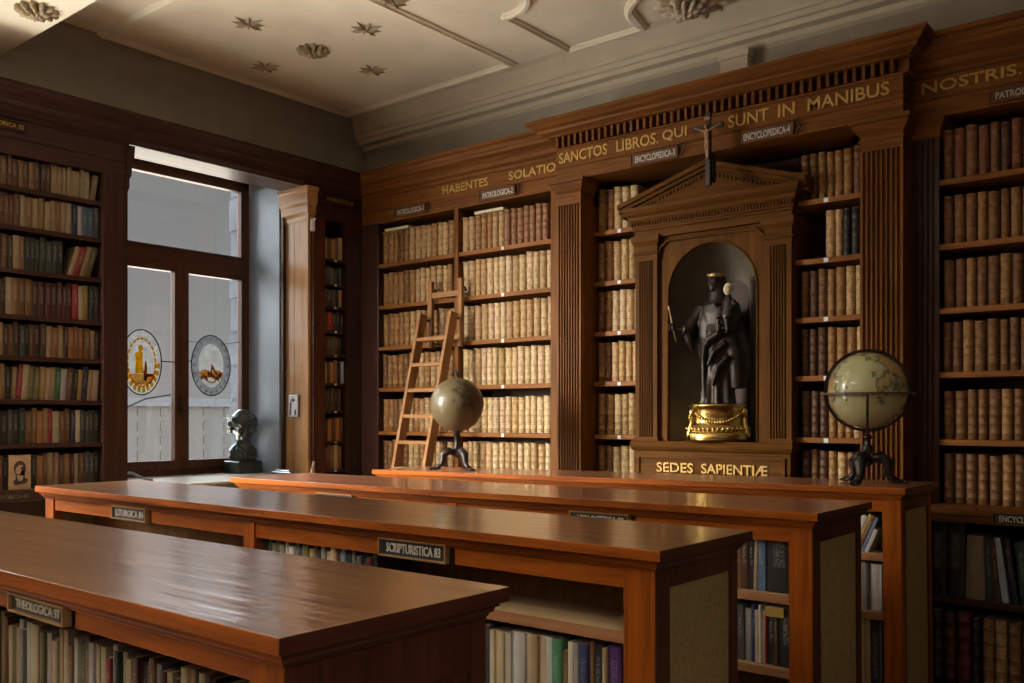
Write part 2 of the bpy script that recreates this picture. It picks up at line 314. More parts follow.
def letters(s, a0, a1, z0, z1, plane, parent, m, wall='back', th=.003, local=False, name='lettering'):
    v, f = text(s); mb = MB()
    if wall == 'back': mb.add([(a0+(a1-a0)*x, plane-th*(1+w)/1, z0+(z1-z0)*y) for x, y, w in v], f)
    else: mb.add([(plane+th*(1+w), a0+(a1-a0)*x, z0+(z1-z0)*y) for x, y, w in v], f)
    return mb.build(name, m, parent, local=local)
ORD = 'first second third fourth fifth sixth seventh eighth ninth tenth eleventh twelfth thirteenth fourteenth fifteenth sixteenth seventeenth eighteenth nineteenth twentieth'.split()
ORD += ['twenty-'+o for o in ORD[:9]]+['thirtieth']+['thirty-'+o for o in ORD[:9]]+['fortieth']+['forty-'+o for o in ORD[:9]]+['fiftieth']+['fifty-'+o for o in ORD[:9]]

# ------------------------------------------------------------------ room shell
XW, YW, ZC = -6.65, 5.95, 4.30
struct(MB().box(-7.2, 2.6, -3.2, 6.4, -.1, 0).build('floor', FLOORM))
w = MB()
for y0, y1, z0, z1 in ((-3.2, -2.05, 0, 4.5), (-.65, .35, 0, 4.5), (1.75, 3.56, 0, 4.5), (4.985, 6.4, 0, 4.5)):
    w.box(-7.15, XW, y0, y1, z0, z1)
for y0, y1 in ((-2.05, -.65), (.35, 1.75), (3.56, 4.985)):
    w.box(-7.15, XW, y0, y1, 0, 1.045)
    w.add([(x, y, z) for x, z in ((-7.15, 3.64), (XW, 3.53), (XW, 4.5), (-7.15, 4.5)) for y in (y0, y1)], [(0, 1, 3, 2), (2, 3, 5, 4), (4, 5, 7, 6), (6, 7, 1, 0), (0, 2, 4, 6), (1, 7, 5, 3)])
wl = struct(w.build('wall_left', PLASTER))
struct(MB().box(XW, 2.6, YW, 6.4, 0, 4.5).build('wall_back', PLASTER))
struct(MB().box(2.5, 2.6, -3.2, YW, 0, 4.5).build('wall_right', WOODWALL))
struct(MB().box(XW, 2.5, -3.2, -3.1, 0, 4.5).build('wall_front', WOODWALL))
ce = struct(MB().box(-7.2, 2.6, -3.2, 6.4, ZC, ZC+.2).build('ceiling', CEIL))
struct(MB().box(XW, 2.5, .2, 2.675, 3.97, ZC).build('ceiling_beam', CEIL, bevel=.006))
# plaster reveal of the window
rv = MB()
rv.box(-7.15, XW, 4.968, 4.984, 1.06, 3.55)
rv.box(-7.15, XW, 3.561, 3.575, 1.06, 3.55)
struct(rv.build('trim_1', REVEAL))
# plaster cornice along the back wall and cove along the window wall
struct(MB().sweep([(XW, YW), (2.5, YW)], [(0, 4.03), (.03, 4.05), (.035, 4.085), (.10, 4.09), (.11, 4.125), (.13, 4.13), (.145, 4.16), (.16, 4.165), (.16, 4.185), (.19, 4.22), (.25, 4.28), (.29, 4.3), (0, 4.3)]).build('trim_2', CORN))
struct(MB().sweep([(XW, 2.675), (XW, YW)], [(0, 4.06), (.015, 4.13), (.05, 4.22), (.10, 4.28), (.13, 4.3), (0, 4.3)]).build('trim_3', PLASTER))
br = MB()
br.sweep([(-2.93, YW), (-2.93, YW-.10), (-2.73, YW-.10), (-2.73, YW)], [(0, 3.86), (.0, 3.98), (.012, 3.985), (.012, 4.03), (-.09, 4.03), (-.09, 3.86)])
struct(br.build('trim_4', CORN))
# ceiling ribs: raised mouldings, each its own part of the ceiling
RP = [(-.035, ZC+.001), (-.035, ZC-.012), (-.02, ZC-.02), (-.012, ZC-.032), (.012, ZC-.032), (.02, ZC-.02), (.035, ZC-.012), (.035, ZC+.001)]
def rib(path, before=None, after=None): return MB().sweep(path, RP, before, after).build('rib', CEIL, ce)
rib([(-6.5, 3.33), (-6.5, 5.61), (-4.58, 5.61), (-4.58, 3.33), (-6.5, 3.33)], before=(-5, 3.33), after=(-6.5, 4))
def arc(cx, cy, r, a0, a1, n=12): return [(cx+r*math.cos(a0+(a1-a0)*i/n), cy+r*math.sin(a0+(a1-a0)*i/n)) for i in range(n+1)]
rib([(-3.36, 5.38)]+arc(-3.03, 5.55, .37, PI*.86, PI*1.10)[::1][:0]+[(-3.43, 5.67), (-4.075, 5.67), (-4.075, 4.915)]+[(-4.12, 4.84), (-4.10, 4.75), (-3.98, 4.72)][:0])
rib(arc(-3.03, 5.60, .40, PI*.97, PI*.35+PI, 14)); rib(arc(-3.03, 5.60, .40, PI*1.4, PI*2.03, 14))
rib(arc(-4.02, 4.62, .30, PI*.56, -.1, 14))
rib([(-2.63, 5.67), (-1.2, 5.67), (-1.2, 3.2), (-3.72, 3.2), (-3.72, 4.6)])
def star(x, y, r, rot, z=ZC):
    mb = MB()
    for k in range(8):
        a = rot+k*PI/4; L = r*(1 if k % 2 == 0 else .85); c, s_ = math.cos(a), math.sin(a); wd = r*.105
        def q(u, v, h): return (x+c*u-s_*v, y+s_*u+c*v, z-h)
        mb.add([q(.06*r, 0, .022), q(L*.45, -wd, .002), q(L, 0, .004), q(L*.45, wd, .002), q(L*.45, 0, .026)], [(0, 1, 4), (1, 2, 4), (2, 3, 4), (3, 0, 4)])
    mb.ell((x, y, z-.015), (r*.12, r*.12, .02), 8, 5)
    return mb.build('star_ornament', RELIEF, ce)
def rosette(x, y, r, parent, m, z=ZC, seed=1):
    mb = MB(); rnd = random.Random(seed)
    for ring, n, rr, h in ((1, 12, .74, .028), (2, 9, .46, .042), (3, 5, .18, .05), (4, 1, 0, .055)):
        for k in range(n):
            a = 2*PI*k/n+ring*.4; px, py = x+rr*r*math.cos(a), y+rr*r*math.sin(a)
            mb.ell((px, py, z-h*.5), (r*.27, r*.12, h*.8), 10, 6, Euler((rnd.uniform(-.3, .3), rnd.uniform(-.3, .3), a)))
    return mb.build('rosette', m, parent)
for i, (x, y) in enumerate(((-5.54, 3.88), (-4.97, 4.46), (-5.52, 5.02), (-6.12, 4.44))): star(x, y, .135, .2+.1*i)
rosette(-5.56, 4.46, .125, ce, RELIEF, seed=3)
star(-4.50, 4.28, .12, .5)
rosette(-2.98, 5.56, .26, ce, WHITEP, seed=5); rosette(-3.0, 5.50, .14, ce, WHITEP, z=ZC-.05, seed=8)
beam = bpy.data.objects['ceiling_beam']
rosette(-5.68, 2.50, .125, beam, RELIEF, z=3.97, seed=11)

# ------------------------------------------------------------------ window in view
wn = sthing('window_1', (-7.12, 4.27, 1.06))
X0, X1 = -7.15, -7.085
fr = MB()
fr.box(X0, X1, 3.575, 3.64, 1.06, 3.64).box(X0, X1, 4.9, 4.968, 1.06, 3.64).box(X0, X1, 3.575, 4.968, 3.565, 3.64).box(X0, X1, 3.575, 4.968, 1.06, 1.12)
fr.build('frame', FRAMEW['z'], wn, bevel=.004)
MB().box(X0, X1+.02, 3.62, 4.92, 2.80, 2.93).box(X0, X1+.035, 3.62, 4.92, 2.93, 2.955).build('transom', FRAMEW['y'], wn, bevel=.004)
tl = MB(); tl.box(X0+.01, X1+.005, 3.64, 3.675, 2.955, 3.565).box(X0+.01, X1+.005, 4.88, 4.9, 2.955, 3.565).box(X0+.01, X1+.005, 3.64, 4.9, 3.54, 3.565)
o = tl.build('top_light', FRAMEW['y'], wn); MB().box(-7.125, -7.119, 3.67, 4.885, 2.95, 3.545).build('pane', GLASS, o)
for a, b in ((3.64, 4.297), (4.297, 4.92)):
    s_ = MB(); l, r = a+(.045 if a < 4 else .064), b-(.065 if a < 4 else .04)
    s_.box(X0+.01, X1+.015, a, l, 1.11, 2.80).box(X0+.01, X1+.015, r, b, 1.11, 2.80).box(X0+.01, X1+.015, l, r, 1.11, 1.185).box(X0+.01, X1+.015, l, r, 2.755, 2.80)
    o = s_.build('sash', FRAMEW['z'], wn, bevel=.004); MB().box(-7.125, -7.119, l-.005, r+.005, 1.18, 2.76).build('pane', GLASS, o)
h = MB(); h.box(-7.07, -7.055, 4.268, 4.292, 1.58, 1.72).tube([(-7.06, 4.28, 1.66), (-7.03, 4.28, 1.66), (-7.025, 4.28, 1.64), (-7.03, 4.275, 1.53)], .009, 8)
h.build('handle', IRON, wn)
MB().prism([(-7.14, 3.577), (-6.652, 3.577), (-6.652, 3.41), (-6.08, 3.41), (-6.08, 5.0), (-6.632, 5.0), (-6.632, 4.966), (-7.14, 4.966)], 1.046, 1.062).build('sill', SILLM, wn)
# unseen windows that let in the daylight; right-wall one added for its fill light
q = sthing('window_4', (2.47, -.6, 1.06)); f = MB()  # added right-wall window, there for its fill light
for a, b in ((-1.32, -1.24), (-.63, -.57), (.04, .12)): f.box(2.46, 2.50, a, b, 1.05, 3.62)
f.box(2.46, 2.50, -1.3, .1, 1.05, 1.13).box(2.46, 2.50, -1.3, .1, 3.53, 3.62).build('frame', FRAMEW['z'], q)
for i, yc in enumerate((1.05, -1.35)):
    q = sthing('window_%d' % (i+2), (-7.12, yc, 1.06)); f = MB()
    for a, b in ((yc-.70, yc-.62), (yc-.03, yc+.03), (yc+.62, yc+.70)): f.box(-6.86, -6.80, a, b, 1.05, 3.62)
    f.box(-6.86, -6.80, yc-.7, yc+.7, 1.05, 1.13).box(-6.86, -6.80, yc-.7, yc+.7, 2.86, 2.94).box(-6.86, -6.80, yc-.7, yc+.7, 3.53, 3.62)
    f.build('frame', FRAMEW['z'], q)
# outside
struct(MB().box(-7.70, -7.16, 5.20, 5.6, -1, 5).build('wall_outer', STONE))
qo = MB()
for k in range(14):
    qo.box(-7.715 if k % 2 else -7.70, -7.17, 5.185 if k % 2 else 5.192, 5.2, -.2+k*.32, .09+k*.32)
struct(qo.build('trim_5', STONE))
fa = thing('far_house', (-62, 36, -4), 'pale house front with rows of small windows far outside the window', 'building')
MB().box(-63, -62, 26, 47, -4, 2.3).build('house_wall', FACADE, fa)
MB().prism([(-63.4, 2.3), (-61.6, 2.3), (-63.0, 2.9)], 25.8, 47.2, axis='y').build('house_roof', plain('far_roof', (.03, .03, .03), .9, bump=0), fa)
for r_ in range(5):
    for k in range(11):
        yy = 27.2+k*1.75; zz = -2.6+r_*1.05
        MB().box(-62.02, -61.94, yy, yy+.5, zz, zz+.6).build('house_window', FARWIN, fa)
# hanging oval glass paintings
def oval(cy, cz, ry, rz, n=48, x=0): return [(x, cy+ry*math.cos(2*PI*k/n), cz+rz*math.sin(2*PI*k/n)) for k in range(n)]
def disc(mb, cy, cz, ry, rz, x, th=.004, n=40, mi=0):
    return mb.prism([(p[1], p[2]) for p in oval(cy, cz, ry, rz, n)], x, x+th, mi, axis='x')
def ringm(mb, cy, cz, r0, r1, x, th=.005, n=40, a0=0, a1=2*PI, mi=0):
    for k in range(n):
        a, b = a0+(a1-a0)*k/n, a0+(a1-a0)*(k+1)/n
        mb.prism([(cy+r[0]*math.cos(t), cz+r[1]*math.sin(t)) for t, r in ((a, r0), (a, r1), (b, r1), (b, r0))], x, x+th, mi, axis='x')
    return mb
XM = -7.105
def medallion(cy, cz, ry, rz, label):
    t = thing('glass_medallion', (XM, cy, cz-rz), label, 'stained glass')
    pts = oval(cy, cz, ry, rz, 48, XM); MB().tube(pts+[pts[0]], .0055, 8).build('lead_rim', LEAD, t)
    return t
t = medallion(4.595, 1.99, .19, .26, 'oval grey bordered glass painting hanging in the window sash beside the bronze bust')
mb = ringm(MB(), 4.595, 1.99, (.125, .19), (.187, .257), XM-.004)
for k in range(20):
    a = 2*PI*k/20; disc(mb, 4.595+.167*math.cos(a), 1.99+.232*math.sin(a), .014, .016, XM+.0005, .002, 10, mi=1)
mb.build('border', [G_GREY, G_PALE], t)
disc(MB(), 4.595, 1.99, .125, .19, XM-.004).build('picture_glass', G_CLEAR, t)
mb = MB(); mb.prism([(4.475, 1.93), (4.52, 1.955), (4.60, 1.94), (4.66, 1.95), (4.715, 1.93), (4.70, 1.90), (4.595, 1.885), (4.49, 1.90)], XM+.001, XM+.003, axis='x').build('ground_patch', G_OCH, t)
mb = MB(); rnd = random.Random(4)
for k in range(9):
    y = 4.50+k*.023; disc(mb, y, 1.895+rnd.uniform(-.02, .02), .012, .018+rnd.uniform(0, .012), XM+.004, .002, 8)
mb.prism([(4.585, 1.91), (4.595, 2.0), (4.602, 2.0), (4.66, 1.91), (4.64, 1.91), (4.602, 1.96), (4.60, 1.91)], XM+.004, XM+.006, axis='x')
mb.build('painted_figure', G_BRN, t)
ringm(MB(), 4.595, 1.99, (.08, .14), (.09, .155), XM+.001, .002, 20, PI*1.15, PI*1.85).build('ochre_band', G_OCH, t)
MB().tube([(XM, 4.405, 2.02), (XM, 4.33, 2.02)], .005, 6).tube([(XM, 4.46, 2.185), (XM, 4.355, 2.185)], .0025, 6).tube([(XM, 4.73, 2.185), (XM, 4.88, 2.21)], .0025, 6).build('support_bar', LEAD, t)
t = medallion(3.955, 1.99, .175, .265, 'oval amber glass painting hanging in the sash nearest the dark wall of old books')
ringm(MB(), 3.955, 1.99, (.13, .205), (.172, .262), XM-.004).build('border', G_CLEAR, t)
mb = MB()
for k in range(22):
    a = 2*PI*k/22; ringm(mb, 3.955, 1.99, (.114, .186), (.127, .202), XM-.001, .004, 3, a, a+.22)
mb.build('amber_ring', G_YEL, t)
disc(MB(), 3.955, 1.99, .112, .182, XM-.004).build('picture_glass', G_CLEAR, t)
mb = MB(); mb.prism([(3.90, 1.90), (3.905, 1.98), (3.90, 2.06), (3.935, 2.085), (3.965, 2.07), (3.96, 2.01), (3.965, 1.95), (3.98, 1.90)], XM+.001, XM+.003, axis='x')
disc(mb, 3.945, 2.105, .02, .026, XM+.001, .002, 14).build('painted_figure', G_YEL, t)
mb = MB(); mb.prism([(3.85, 1.895), (4.06, 1.90), (4.075, 1.87), (4.03, 1.82), (3.955, 1.805), (3.88, 1.82)], XM+.001, XM+.003, axis='x').build('ground_patch', G_OCH, t)
mb = MB()
for k in range(11):
    a = PI*1.08+k*.27; ringm(mb, 3.955, 1.99, (.118, .19), (.16, .245), XM+.001, .003, 2, a, a+.17)
mb.build('lower_amber_band', G_YEL, t)
mb = MB(); mb.prism([(3.97, 1.84), (3.975, 1.95), (3.985, 2.0), (3.995, 2.0), (4.0, 1.95), (4.0, 1.90), (4.05, 1.895), (4.05, 1.88), (4.0, 1.87), (3.995, 1.84)], XM+.004, XM+.006, axis='x').build('painted_column', G_BRN, t)
MB().tube([(XM, 4.13, 2.005), (XM, 4.235, 2.005)], .005, 6).build('support_bar', LEAD, t)
a_ = tag(MB().tube([(-7.5, 3.90, 1.50), (-7.45, 4.02, 1.63), (-7.35, 4.13, 1.70), (-7.155, 4.26, 1.735)], [.005, .008, .008, .006], 8).build('iron_bracket', plain('sooty_iron', (.02, .02, .022), .95), loc=(-7.5, 3.95, 1.55)), 'dark iron bracket outside the pane under the amber glass oval', 'bracket')

# ------------------------------------------------------------------ shared joinery
ENT = [(-.30, 3.245), (0, 3.245), (0, 3.345), (.012, 3.352), (.012, 3.368), (0, 3.372), (0, 3.472), (.014, 3.476), (.016, 3.497), (.030, 3.503), (.048, 3.512), (.052, 3.545), (.062, 3.55), (.085, 3.57), (.115, 3.582), (.12, 3.605), (.13, 3.61), (.145, 3.635), (.168, 3.645), (.17, 3.668), (-.30, 3.668)]
def entab(path, parent, m, before=None, after=None, prof=ENT, name='entablature'):
    return MB().sweep(path, prof, before, after).build(name, m, parent)
def fluted(x0, x1, yf, yb, z0, z1, n, depth, margin=.018, left=False):
    """plan polygon with n grooves in the front face"""
    w_ = (x1-x0-2*margin)/n; poly = [(x0, yb), (x0, yf)]
    for k in range(n):
        c = x0+margin+w_*(k+.5); g = w_*.34
        for i in range(7):
            a = PI*i/6; poly.append((c-g*math.cos(a), yf+depth*math.sin(a)))
    poly += [(x1, yf), (x1, yb)]
    return poly
def level_shelf(x0, x1, yf, yb, z, parent, m, tagx=None, th=.033):
    o = MB().box(x0, x1, yf, yb, z-th, z).build('shelf', m, parent, bevel=.003)
    if tagx is not None: MB().box(tagx-.014, tagx+.014, yf-.003, yf+.002, z-.03, z-.004).build('shelf_tag', TAGW, o)
    return o
LV = [2.885, 2.52, 2.16, 1.80, 1.42]; ZB = 1.06; YF = 5.6; YS = 5.615; YBK = 5.93
def sign(txt, a0, a1, z0, z1, plane, parent, wall='back', ring=True, bg_=None, fg=None, frame=None, local=False, ta=.08, tb=.95):
    d = -1 if wall == 'back' else 1
    def bx(mb, u0, u1, p0, p1, zz0, zz1):
        if wall == 'back': mb.box(u0, u1, min(p0, p1), max(p0, p1), zz0, zz1)
        else: mb.box(min(p0, p1), max(p0, p1), u0, u1, zz0, zz1)
        return mb
    pl = bx(MB(), a0, a1, plane, plane+d*.012, z0, z1).build('sign_plate', bg_ or SIGNR, parent, local=local)
    f = MB(); b = .0055
    bx(f, a0-b, a1+b, plane, plane+d*.02, z1, z1+b); bx(f, a0-b, a1+b, plane, plane+d*.02, z0-b, z0); bx(f, a0-b, a0, plane, plane+d*.02, z0, z1); bx(f, a1, a1+b, plane, plane+d*.02, z0, z1)
    f.build('sign_frame', frame or OAK['x'], pl, local=local)
    h_ = z1-z0
    letters(txt, a0+(a1-a0)*ta, a0+(a1-a0)*tb, z0+h_*.2, z1-h_*.18, plane+d*.012, pl, fg or SIGNW, wall, .0015, local)
    if ring:
        c = a1+.025; zc = (z0+z1)/2; R_ = (z1-z0)*.5
        pts = [(c-.012, plane+d*.018, zc+R_), (c+.012, plane+d*.02, zc+R_*.85), (c+.03, plane+d*.02, zc), (c+.012, plane+d*.02, zc-R_*.85), (c-.012, plane+d*.018, zc-R_)]
        if wall != 'back': pts = [(p[1], p[0], p[2]) for p in pts]
        MB().tube(pts, .006, 6).build('ring_pull', IRON, pl, local=local)
    return pl

# ------------------------------------------------------------------ books
def leather_mesh(w_, h_, d_, nb, pts=9, seed=0):
    bl = w_*.42; arcp = [(-w_/2*math.cos(PI*i/(pts-1)), bl*(1-math.sin(PI*i/(pts-1)))) for i in range(pts)]
    plan = [(-w_/2, d_)]+arcp+[(w_/2, d_)]
    zs = [(0, -.002), (.004, 0)]
    for k in range(nb):
        zb = h_*(.13+.74*k/(nb-1)); zs += [(zb-.0045, 0), (zb-.002, .0028), (zb+.002, .0028), (zb+.0045, 0)]
    zs += [(h_-.004, 0), (h_, -.002)]
    rings = []
    for z, off in zs:
        ring = []
        for i, (x, y) in enumerate(plan):
            if 0 < i < len(plan)-1:
                a = PI*(i-1)/(pts-1); ring.append((x-off*math.cos(a)*.3, y-off*math.sin(a), z))
            else: ring.append((x, y, z))
        rings.append(ring)
    n = len(plan)
    ins = [(x*.86, .012+(y-bl)*.94 if y < d_ else d_-.004, h_) for x, y in plan]
    low = [(x, y, h_-.006) for x, y, _ in ins]
    mb = MB().loft(rings, 0, True, caps=False)
    o = len(mb.v); mb.add(rings[-1]+ins+low, [(i, (i+1) % n, n+(i+1) % n, n+i) for i in range(n)]+[(n+i, n+(i+1) % n, 2*n+(i+1) % n, 2*n+i) for i in range(n)])
    mb.add(low, [tuple(range(n))], 1); mb.add(rings[0], [tuple(range(n))], 0)
    me = bpy.data.meshes.new('bound_volume'); me.from_pydata(mb.v, [], mb.f); me.materials.append(LEATHER); me.materials.append(PAPER)
    me.polygons.foreach_set('material_index', mb.m); me.polygons.foreach_set('use_smooth', mb.sm); me.update()
    bm = bmesh.new(); bm.from_mesh(me); bmesh.ops.remove_doubles(bm, verts=bm.verts, dist=1e-5); bmesh.ops.recalc_face_normals(bm, faces=bm.faces); bm.to_mesh(me); bm.free()
    return me
def cloth_mesh(w_, h_, d_, soft=True):
    """cover: spine and two boards in one wrap; page block: a block set in from the cover"""
    t_ = min(.0025, w_*.18); b = w_*.10
    out = [(-w_/2, d_), (-w_/2, b), (-w_*.3, b*.25), (0, 0), (w_*.3, b*.25), (w_/2, b), (w_/2, d_)]
    inn = [(w_/2-t_, d_), (w_/2-t_, b+t_), (0, t_*1.5), (-w_/2+t_, b+t_), (-w_/2+t_, d_)]
    mb = MB().prism(out+inn, 0, h_)
    me = bpy.data.meshes.new('cover'); me.from_pydata(mb.v, [], mb.f); me.materials.append(CLOTH); me.update()
    bm = bmesh.new(); bm.from_mesh(me); bmesh.ops.recalc_face_normals(bm, faces=bm.faces); bm.to_mesh(me); bm.free()
    e_ = 0 if soft else .004
    pb = MB().box(-w_/2+t_, w_/2-t_, b+t_*1.2, d_-.004, e_+.0005, h_-e_-.0005)
    m2 = bpy.data.meshes.new('page_block'); m2.from_pydata(pb.v, [], pb.f); m2.materials.append(PAPER); m2.update()
    return me, m2
LEA = {}
def leather(w_, h_):
    k = (round(w_/.004), round(h_/.008))
    if k not in LEA: LEA[k] = leather_mesh(k[0]*.004, k[1]*.008, .19, 5)
    return LEA[k]
CLO = {}
def cloth(w_, h_, d_=.15, soft=True):
    k = (round(w_/.003), round(h_/.01), round(d_/.02), soft)
    if k not in CLO: CLO[k] = cloth_mesh(k[0]*.003, k[1]*.01, k[2]*.02, soft)
    return CLO[k]
PAL = {'cream': (.66, .53, .34), 'tan': (.53, .375, .20), 'russet': (.33, .17, .095), 'golden brown': (.36, .20, .075), 'brown': (.22, .105, .04), 'reddish brown': (.21, .075, .035), 'dark brown': (.10, .045, .02),
       'black': (.025, .022, .022), 'ivory': (.70, .62, .46), 'white': (.74, .73, .69), 'grey': (.32, .31, .28), 'dark grey': (.09, .09, .09), 'green': (.07, .24, .11), 'dark green': (.03, .055, .042), 'olive': (.20, .17, .06),
       'navy': (.035, .045, .13), 'blue': (.14, .22, .36), 'red': (.38, .03, .035), 'yellow': (.62, .44, .05), 'orange': (.48, .20, .05), 'purple': (.12, .04, .22), 'teal': (.05, .28, .30), 'maroon': (.13, .02, .025), 'pale blue': (.42, .54, .66), 'pink': (.5, .28, .22)}
def vary(c, r): k = r.uniform(.86, 1.12); return (c[0]*k, c[1]*k*r.uniform(.95, 1.03), c[2]*k*r.uniform(.88, 1.08), 1)
def art(s): return s
def place_book(name, me, col, loc, rz, label, group, lean=0, pages=None, M=None, cat='book'):
    o = bpy.data.objects.new(name, me); COL.objects.link(o); o.color = col
    mt = Matrix.Translation(loc) @ Matrix.Rotation(rz, 4, 'Z') @ Matrix.Rotation(lean, 4, 'Y')
    if M is not None: mt = M @ mt
    o.matrix_world = mt
    if pages is not None:
        p = bpy.data.objects.new('page_block', pages); COL.objects.link(p); p.parent = o
    return tag(o, label, cat, group)
def bay_rows(name, x0, x1, yf, levels, hs, wid, pick, lab, group, rev=False, skip=None, seed=1):
    """rows of bound volumes along the back wall; lab(i, r, colour) makes the label, counted from x0 (or from x1 when rev)"""
    rnd = random.Random(seed)
    for r, z in enumerate(levels):
        items = []; x = x0+.004
        while True:
            cname = pick(r, (x-x0)/(x1-x0), rnd); w_ = wid*rnd.uniform(.84, 1.14)
            w_ = round(w_/.004)*.004
            if x+w_ > x1: break
            h_ = hs[r % len(hs)]*rnd.uniform(.955, 1.0); items.append((x+w_/2, w_, h_, cname)); x += w_+.0045
        n = len(items)
        for i, (xc, w_, h_, cname) in enumerate(items):
            if skip and skip(r, xc): continue
            k = n-1-i if rev else i
            place_book(name, leather(w_-.001, h_), vary(PAL[cname], rnd), (xc, yf+rnd.uniform(0, .008), z), 0, lab(ORD[k], ORD[r], cname), group)
SIXL = LV+[ZB]
# bay by the room corner (A) and bay beside the fluted pilaster (B)
ca = lambda r, u, q: q.choice(['golden brown', 'golden brown', 'brown']) if u < .35 else q.choice(['golden brown', 'tan', 'tan'])
bay_rows('leather_volume', -6.07, -5.178, YS+.01, SIXL, [.285, .29, .295, .295, .29, .285], .062, ca, lambda a, b, c: f'{a} volume from the ladder post, {c} leather, {b} shelf down, room corner bay', 'bound volumes in the room corner bay', rev=True, seed=11)
cb = lambda r, u, q: (q.choice(['russet', 'golden brown', 'russet']) if (r == 0 and u > .42) else q.choice(['golden brown', 'tan'])) if r == 0 else q.choice(['cream', 'tan', 'cream', 'tan', 'cream'])
bay_rows('leather_volume', -5.124, -4.195, YS+.01, SIXL, [.29, .295, .295, .30, .29, .29], .060, cb, lambda a, b, c: f'{a} volume from the ladder post, {c} leather, {b} shelf down, beside fluted pilaster', 'bound volumes between ladder and fluted pilaster', seed=23)
cc = lambda r, u, q: q.choice(['golden brown', 'brown']) if u < .28 else q.choice(['tan', 'cream', 'tan'])
bay_rows('leather_volume', -3.795, -3.40, YS+.01, SIXL, [.305, .29, .295, .29, .30, .285], .060, cc, lambda a, b, c: f'{a} volume from the fluted pilaster, {c}, {b} shelf down, small globe side of niche', 'bound volumes on the ladder side of the niche', seed=37)
def cdp(r, u, q):
    if r == 1: return 'black' if u > .52 else ('tan' if u > .30 else 'brown')
    if r == 0: return q.choice(['golden brown', 'brown', 'golden brown'])
    return q.choice(['brown', 'dark brown']) if u < .3 else q.choice(['golden brown', 'tan', 'tan', 'golden brown'] if r != 5 else ['tan', 'reddish brown', 'golden brown'])
bay_rows('encyclopedia_volume', -2.276, -1.842, YS+.01, SIXL, [.29, .29, .30, .295, .29, .285], .051, cdp, lambda a, b, c: f'{a} volume from the statue niche, {c} leather, {b} shelf down, large globe side', 'bound volumes behind the large globe', skip=lambda r, x: r == 1 and x < -2.12, seed=41)
ce_ = lambda r, u, q: q.choice(['brown', 'brown', 'reddish brown', 'dark brown']) if r == 0 else q.choice(['brown', 'golden brown', 'brown'])
bay_rows('encyclopedia_volume', -1.446, -.86, YS+.01, SIXL, [.285, .28, .285, .29, .285, .285], .053, ce_, lambda a, b, c: f'{a} volume from the dark pilaster, {c} leather, {b} shelf down, bay past large globe', 'bound volumes past the large globe', seed=53)
# loose papers lying on the top rows
for i, (xa, xb, zt, lb) in enumerate(((-6.03, -5.74, 3.172, 'cream pamphlet lying flat on the top row in the room corner bay'), (-4.98, -4.68, 3.178, 'cream pamphlet lying flat on the top row beside the ladder post'))):
    tag(MB().box(xa, xb, YS+.01, YS+.17, zt, zt+.022).build('pamphlet', CREAMP, loc=((xa+xb)/2, YS+.1, zt), bevel=.002), lb, 'pamphlet')

# ------------------------------------------------------------------ back wall bookcases
# A + B
bk = thing('bookcase', (-5.2, 5.75, 0), 'built-in oak bookcase between room corner and fluted pilaster, with the ladder against it', 'bookcase')
MB().box(-6.29, -4.012, 5.92, 5.945, 0, 3.66).build('back_panel', DARK['z'], bk)
entab([(-6.3, YF), (-4.009, YF)], bk, OAK['x'], before=(-6.3, 5.0))
for xa, xb, nm in ((-6.30, -6.08, 'corner_stile'), (-5.172, -5.128, 'upright'), (-4.19, -4.012, 'upright')):
    MB().box(xa, xb, YF-.006, 5.92, 0, 3.25).build(nm, (DARK if nm == 'corner_stile' else OAK)['z'], bk, bevel=.004)
for a, b, tx in ((-6.08, -5.172, -5.62), (-5.128, -4.19, -4.66)):
    for z in LV: level_shelf(a, b, YF, 5.92, z, bk, SHELF['x'], tx if a > -5.5 else None)
    level_shelf(a, b, YF-.01, 5.92, ZB, bk, SHELF['x'])
MB().box(-6.29, -4.012, 5.40, 5.92, 0, ZB-.035).build('base_cupboard', OAK['x'], bk)
for s_, a0, a1, z0, z1 in (('HABENTES', -5.303, -4.808, 3.382, 3.448), ('SOLATIO', -4.597, -4.143, 3.386, 3.452)): letters(s_, a0, a1, z0, z1, YF, bk, GOLDD, name='gilt_lettering')
sign('PATROLOGICA-1', -5.86, -5.50, 3.266, 3.338, YF, bk); sign('PATROLOGICA-2', -4.885, -4.53, 3.266, 3.338, YF, bk)
# centre
XC0, XC1, YP = -4.008, -1.60, 5.43
bk = thing('bookcase', (-2.83, 5.75, 0), 'central oak bookcase with fluted pilasters and gilt Latin frieze around the statue niche', 'bookcase')
MB().box(XC0, XC1, 5.93, 5.948, 0, 3.66).build('back_panel', DARK['z'], bk)
CE = [(-.40, 3.245), (0, 3.245), (0, 3.335), (.012, 3.34), (.012, 3.352), (0, 3.356), (0, 3.468), (.012, 3.47), (.012, 3.482), (-.05, 3.484), (-.05, 3.556), (.054, 3.558), (.06, 3.565), (.07, 3.57), (.10, 3.585), (.105, 3.60), (.13, 3.615), (.15, 3.635), (.168, 3.645), (.168, 3.665), (-.40, 3.665)]
entab([(XC0, 5.7), (XC0, YP), (XC1, YP), (XC1, 5.7)], bk, OAK['x'], prof=CE)
dn = MB(); nd = 46
for k in range(nd):
    x = XC0+.012+(XC1-XC0-.024)*k/nd; dn.box(x, x+.019, YP-.03, YP+.03, 3.483, 3.557)
dn.build('dentil_course', OAK['x'], bk)
dn = MB()
for k in range(3):
    y = YP+.01+k*.055; dn.box(XC1-.03, XC1+.03, y, y+.02, 3.483, 3.557)
dn.build('dentil_return', OAK['x'], bk)
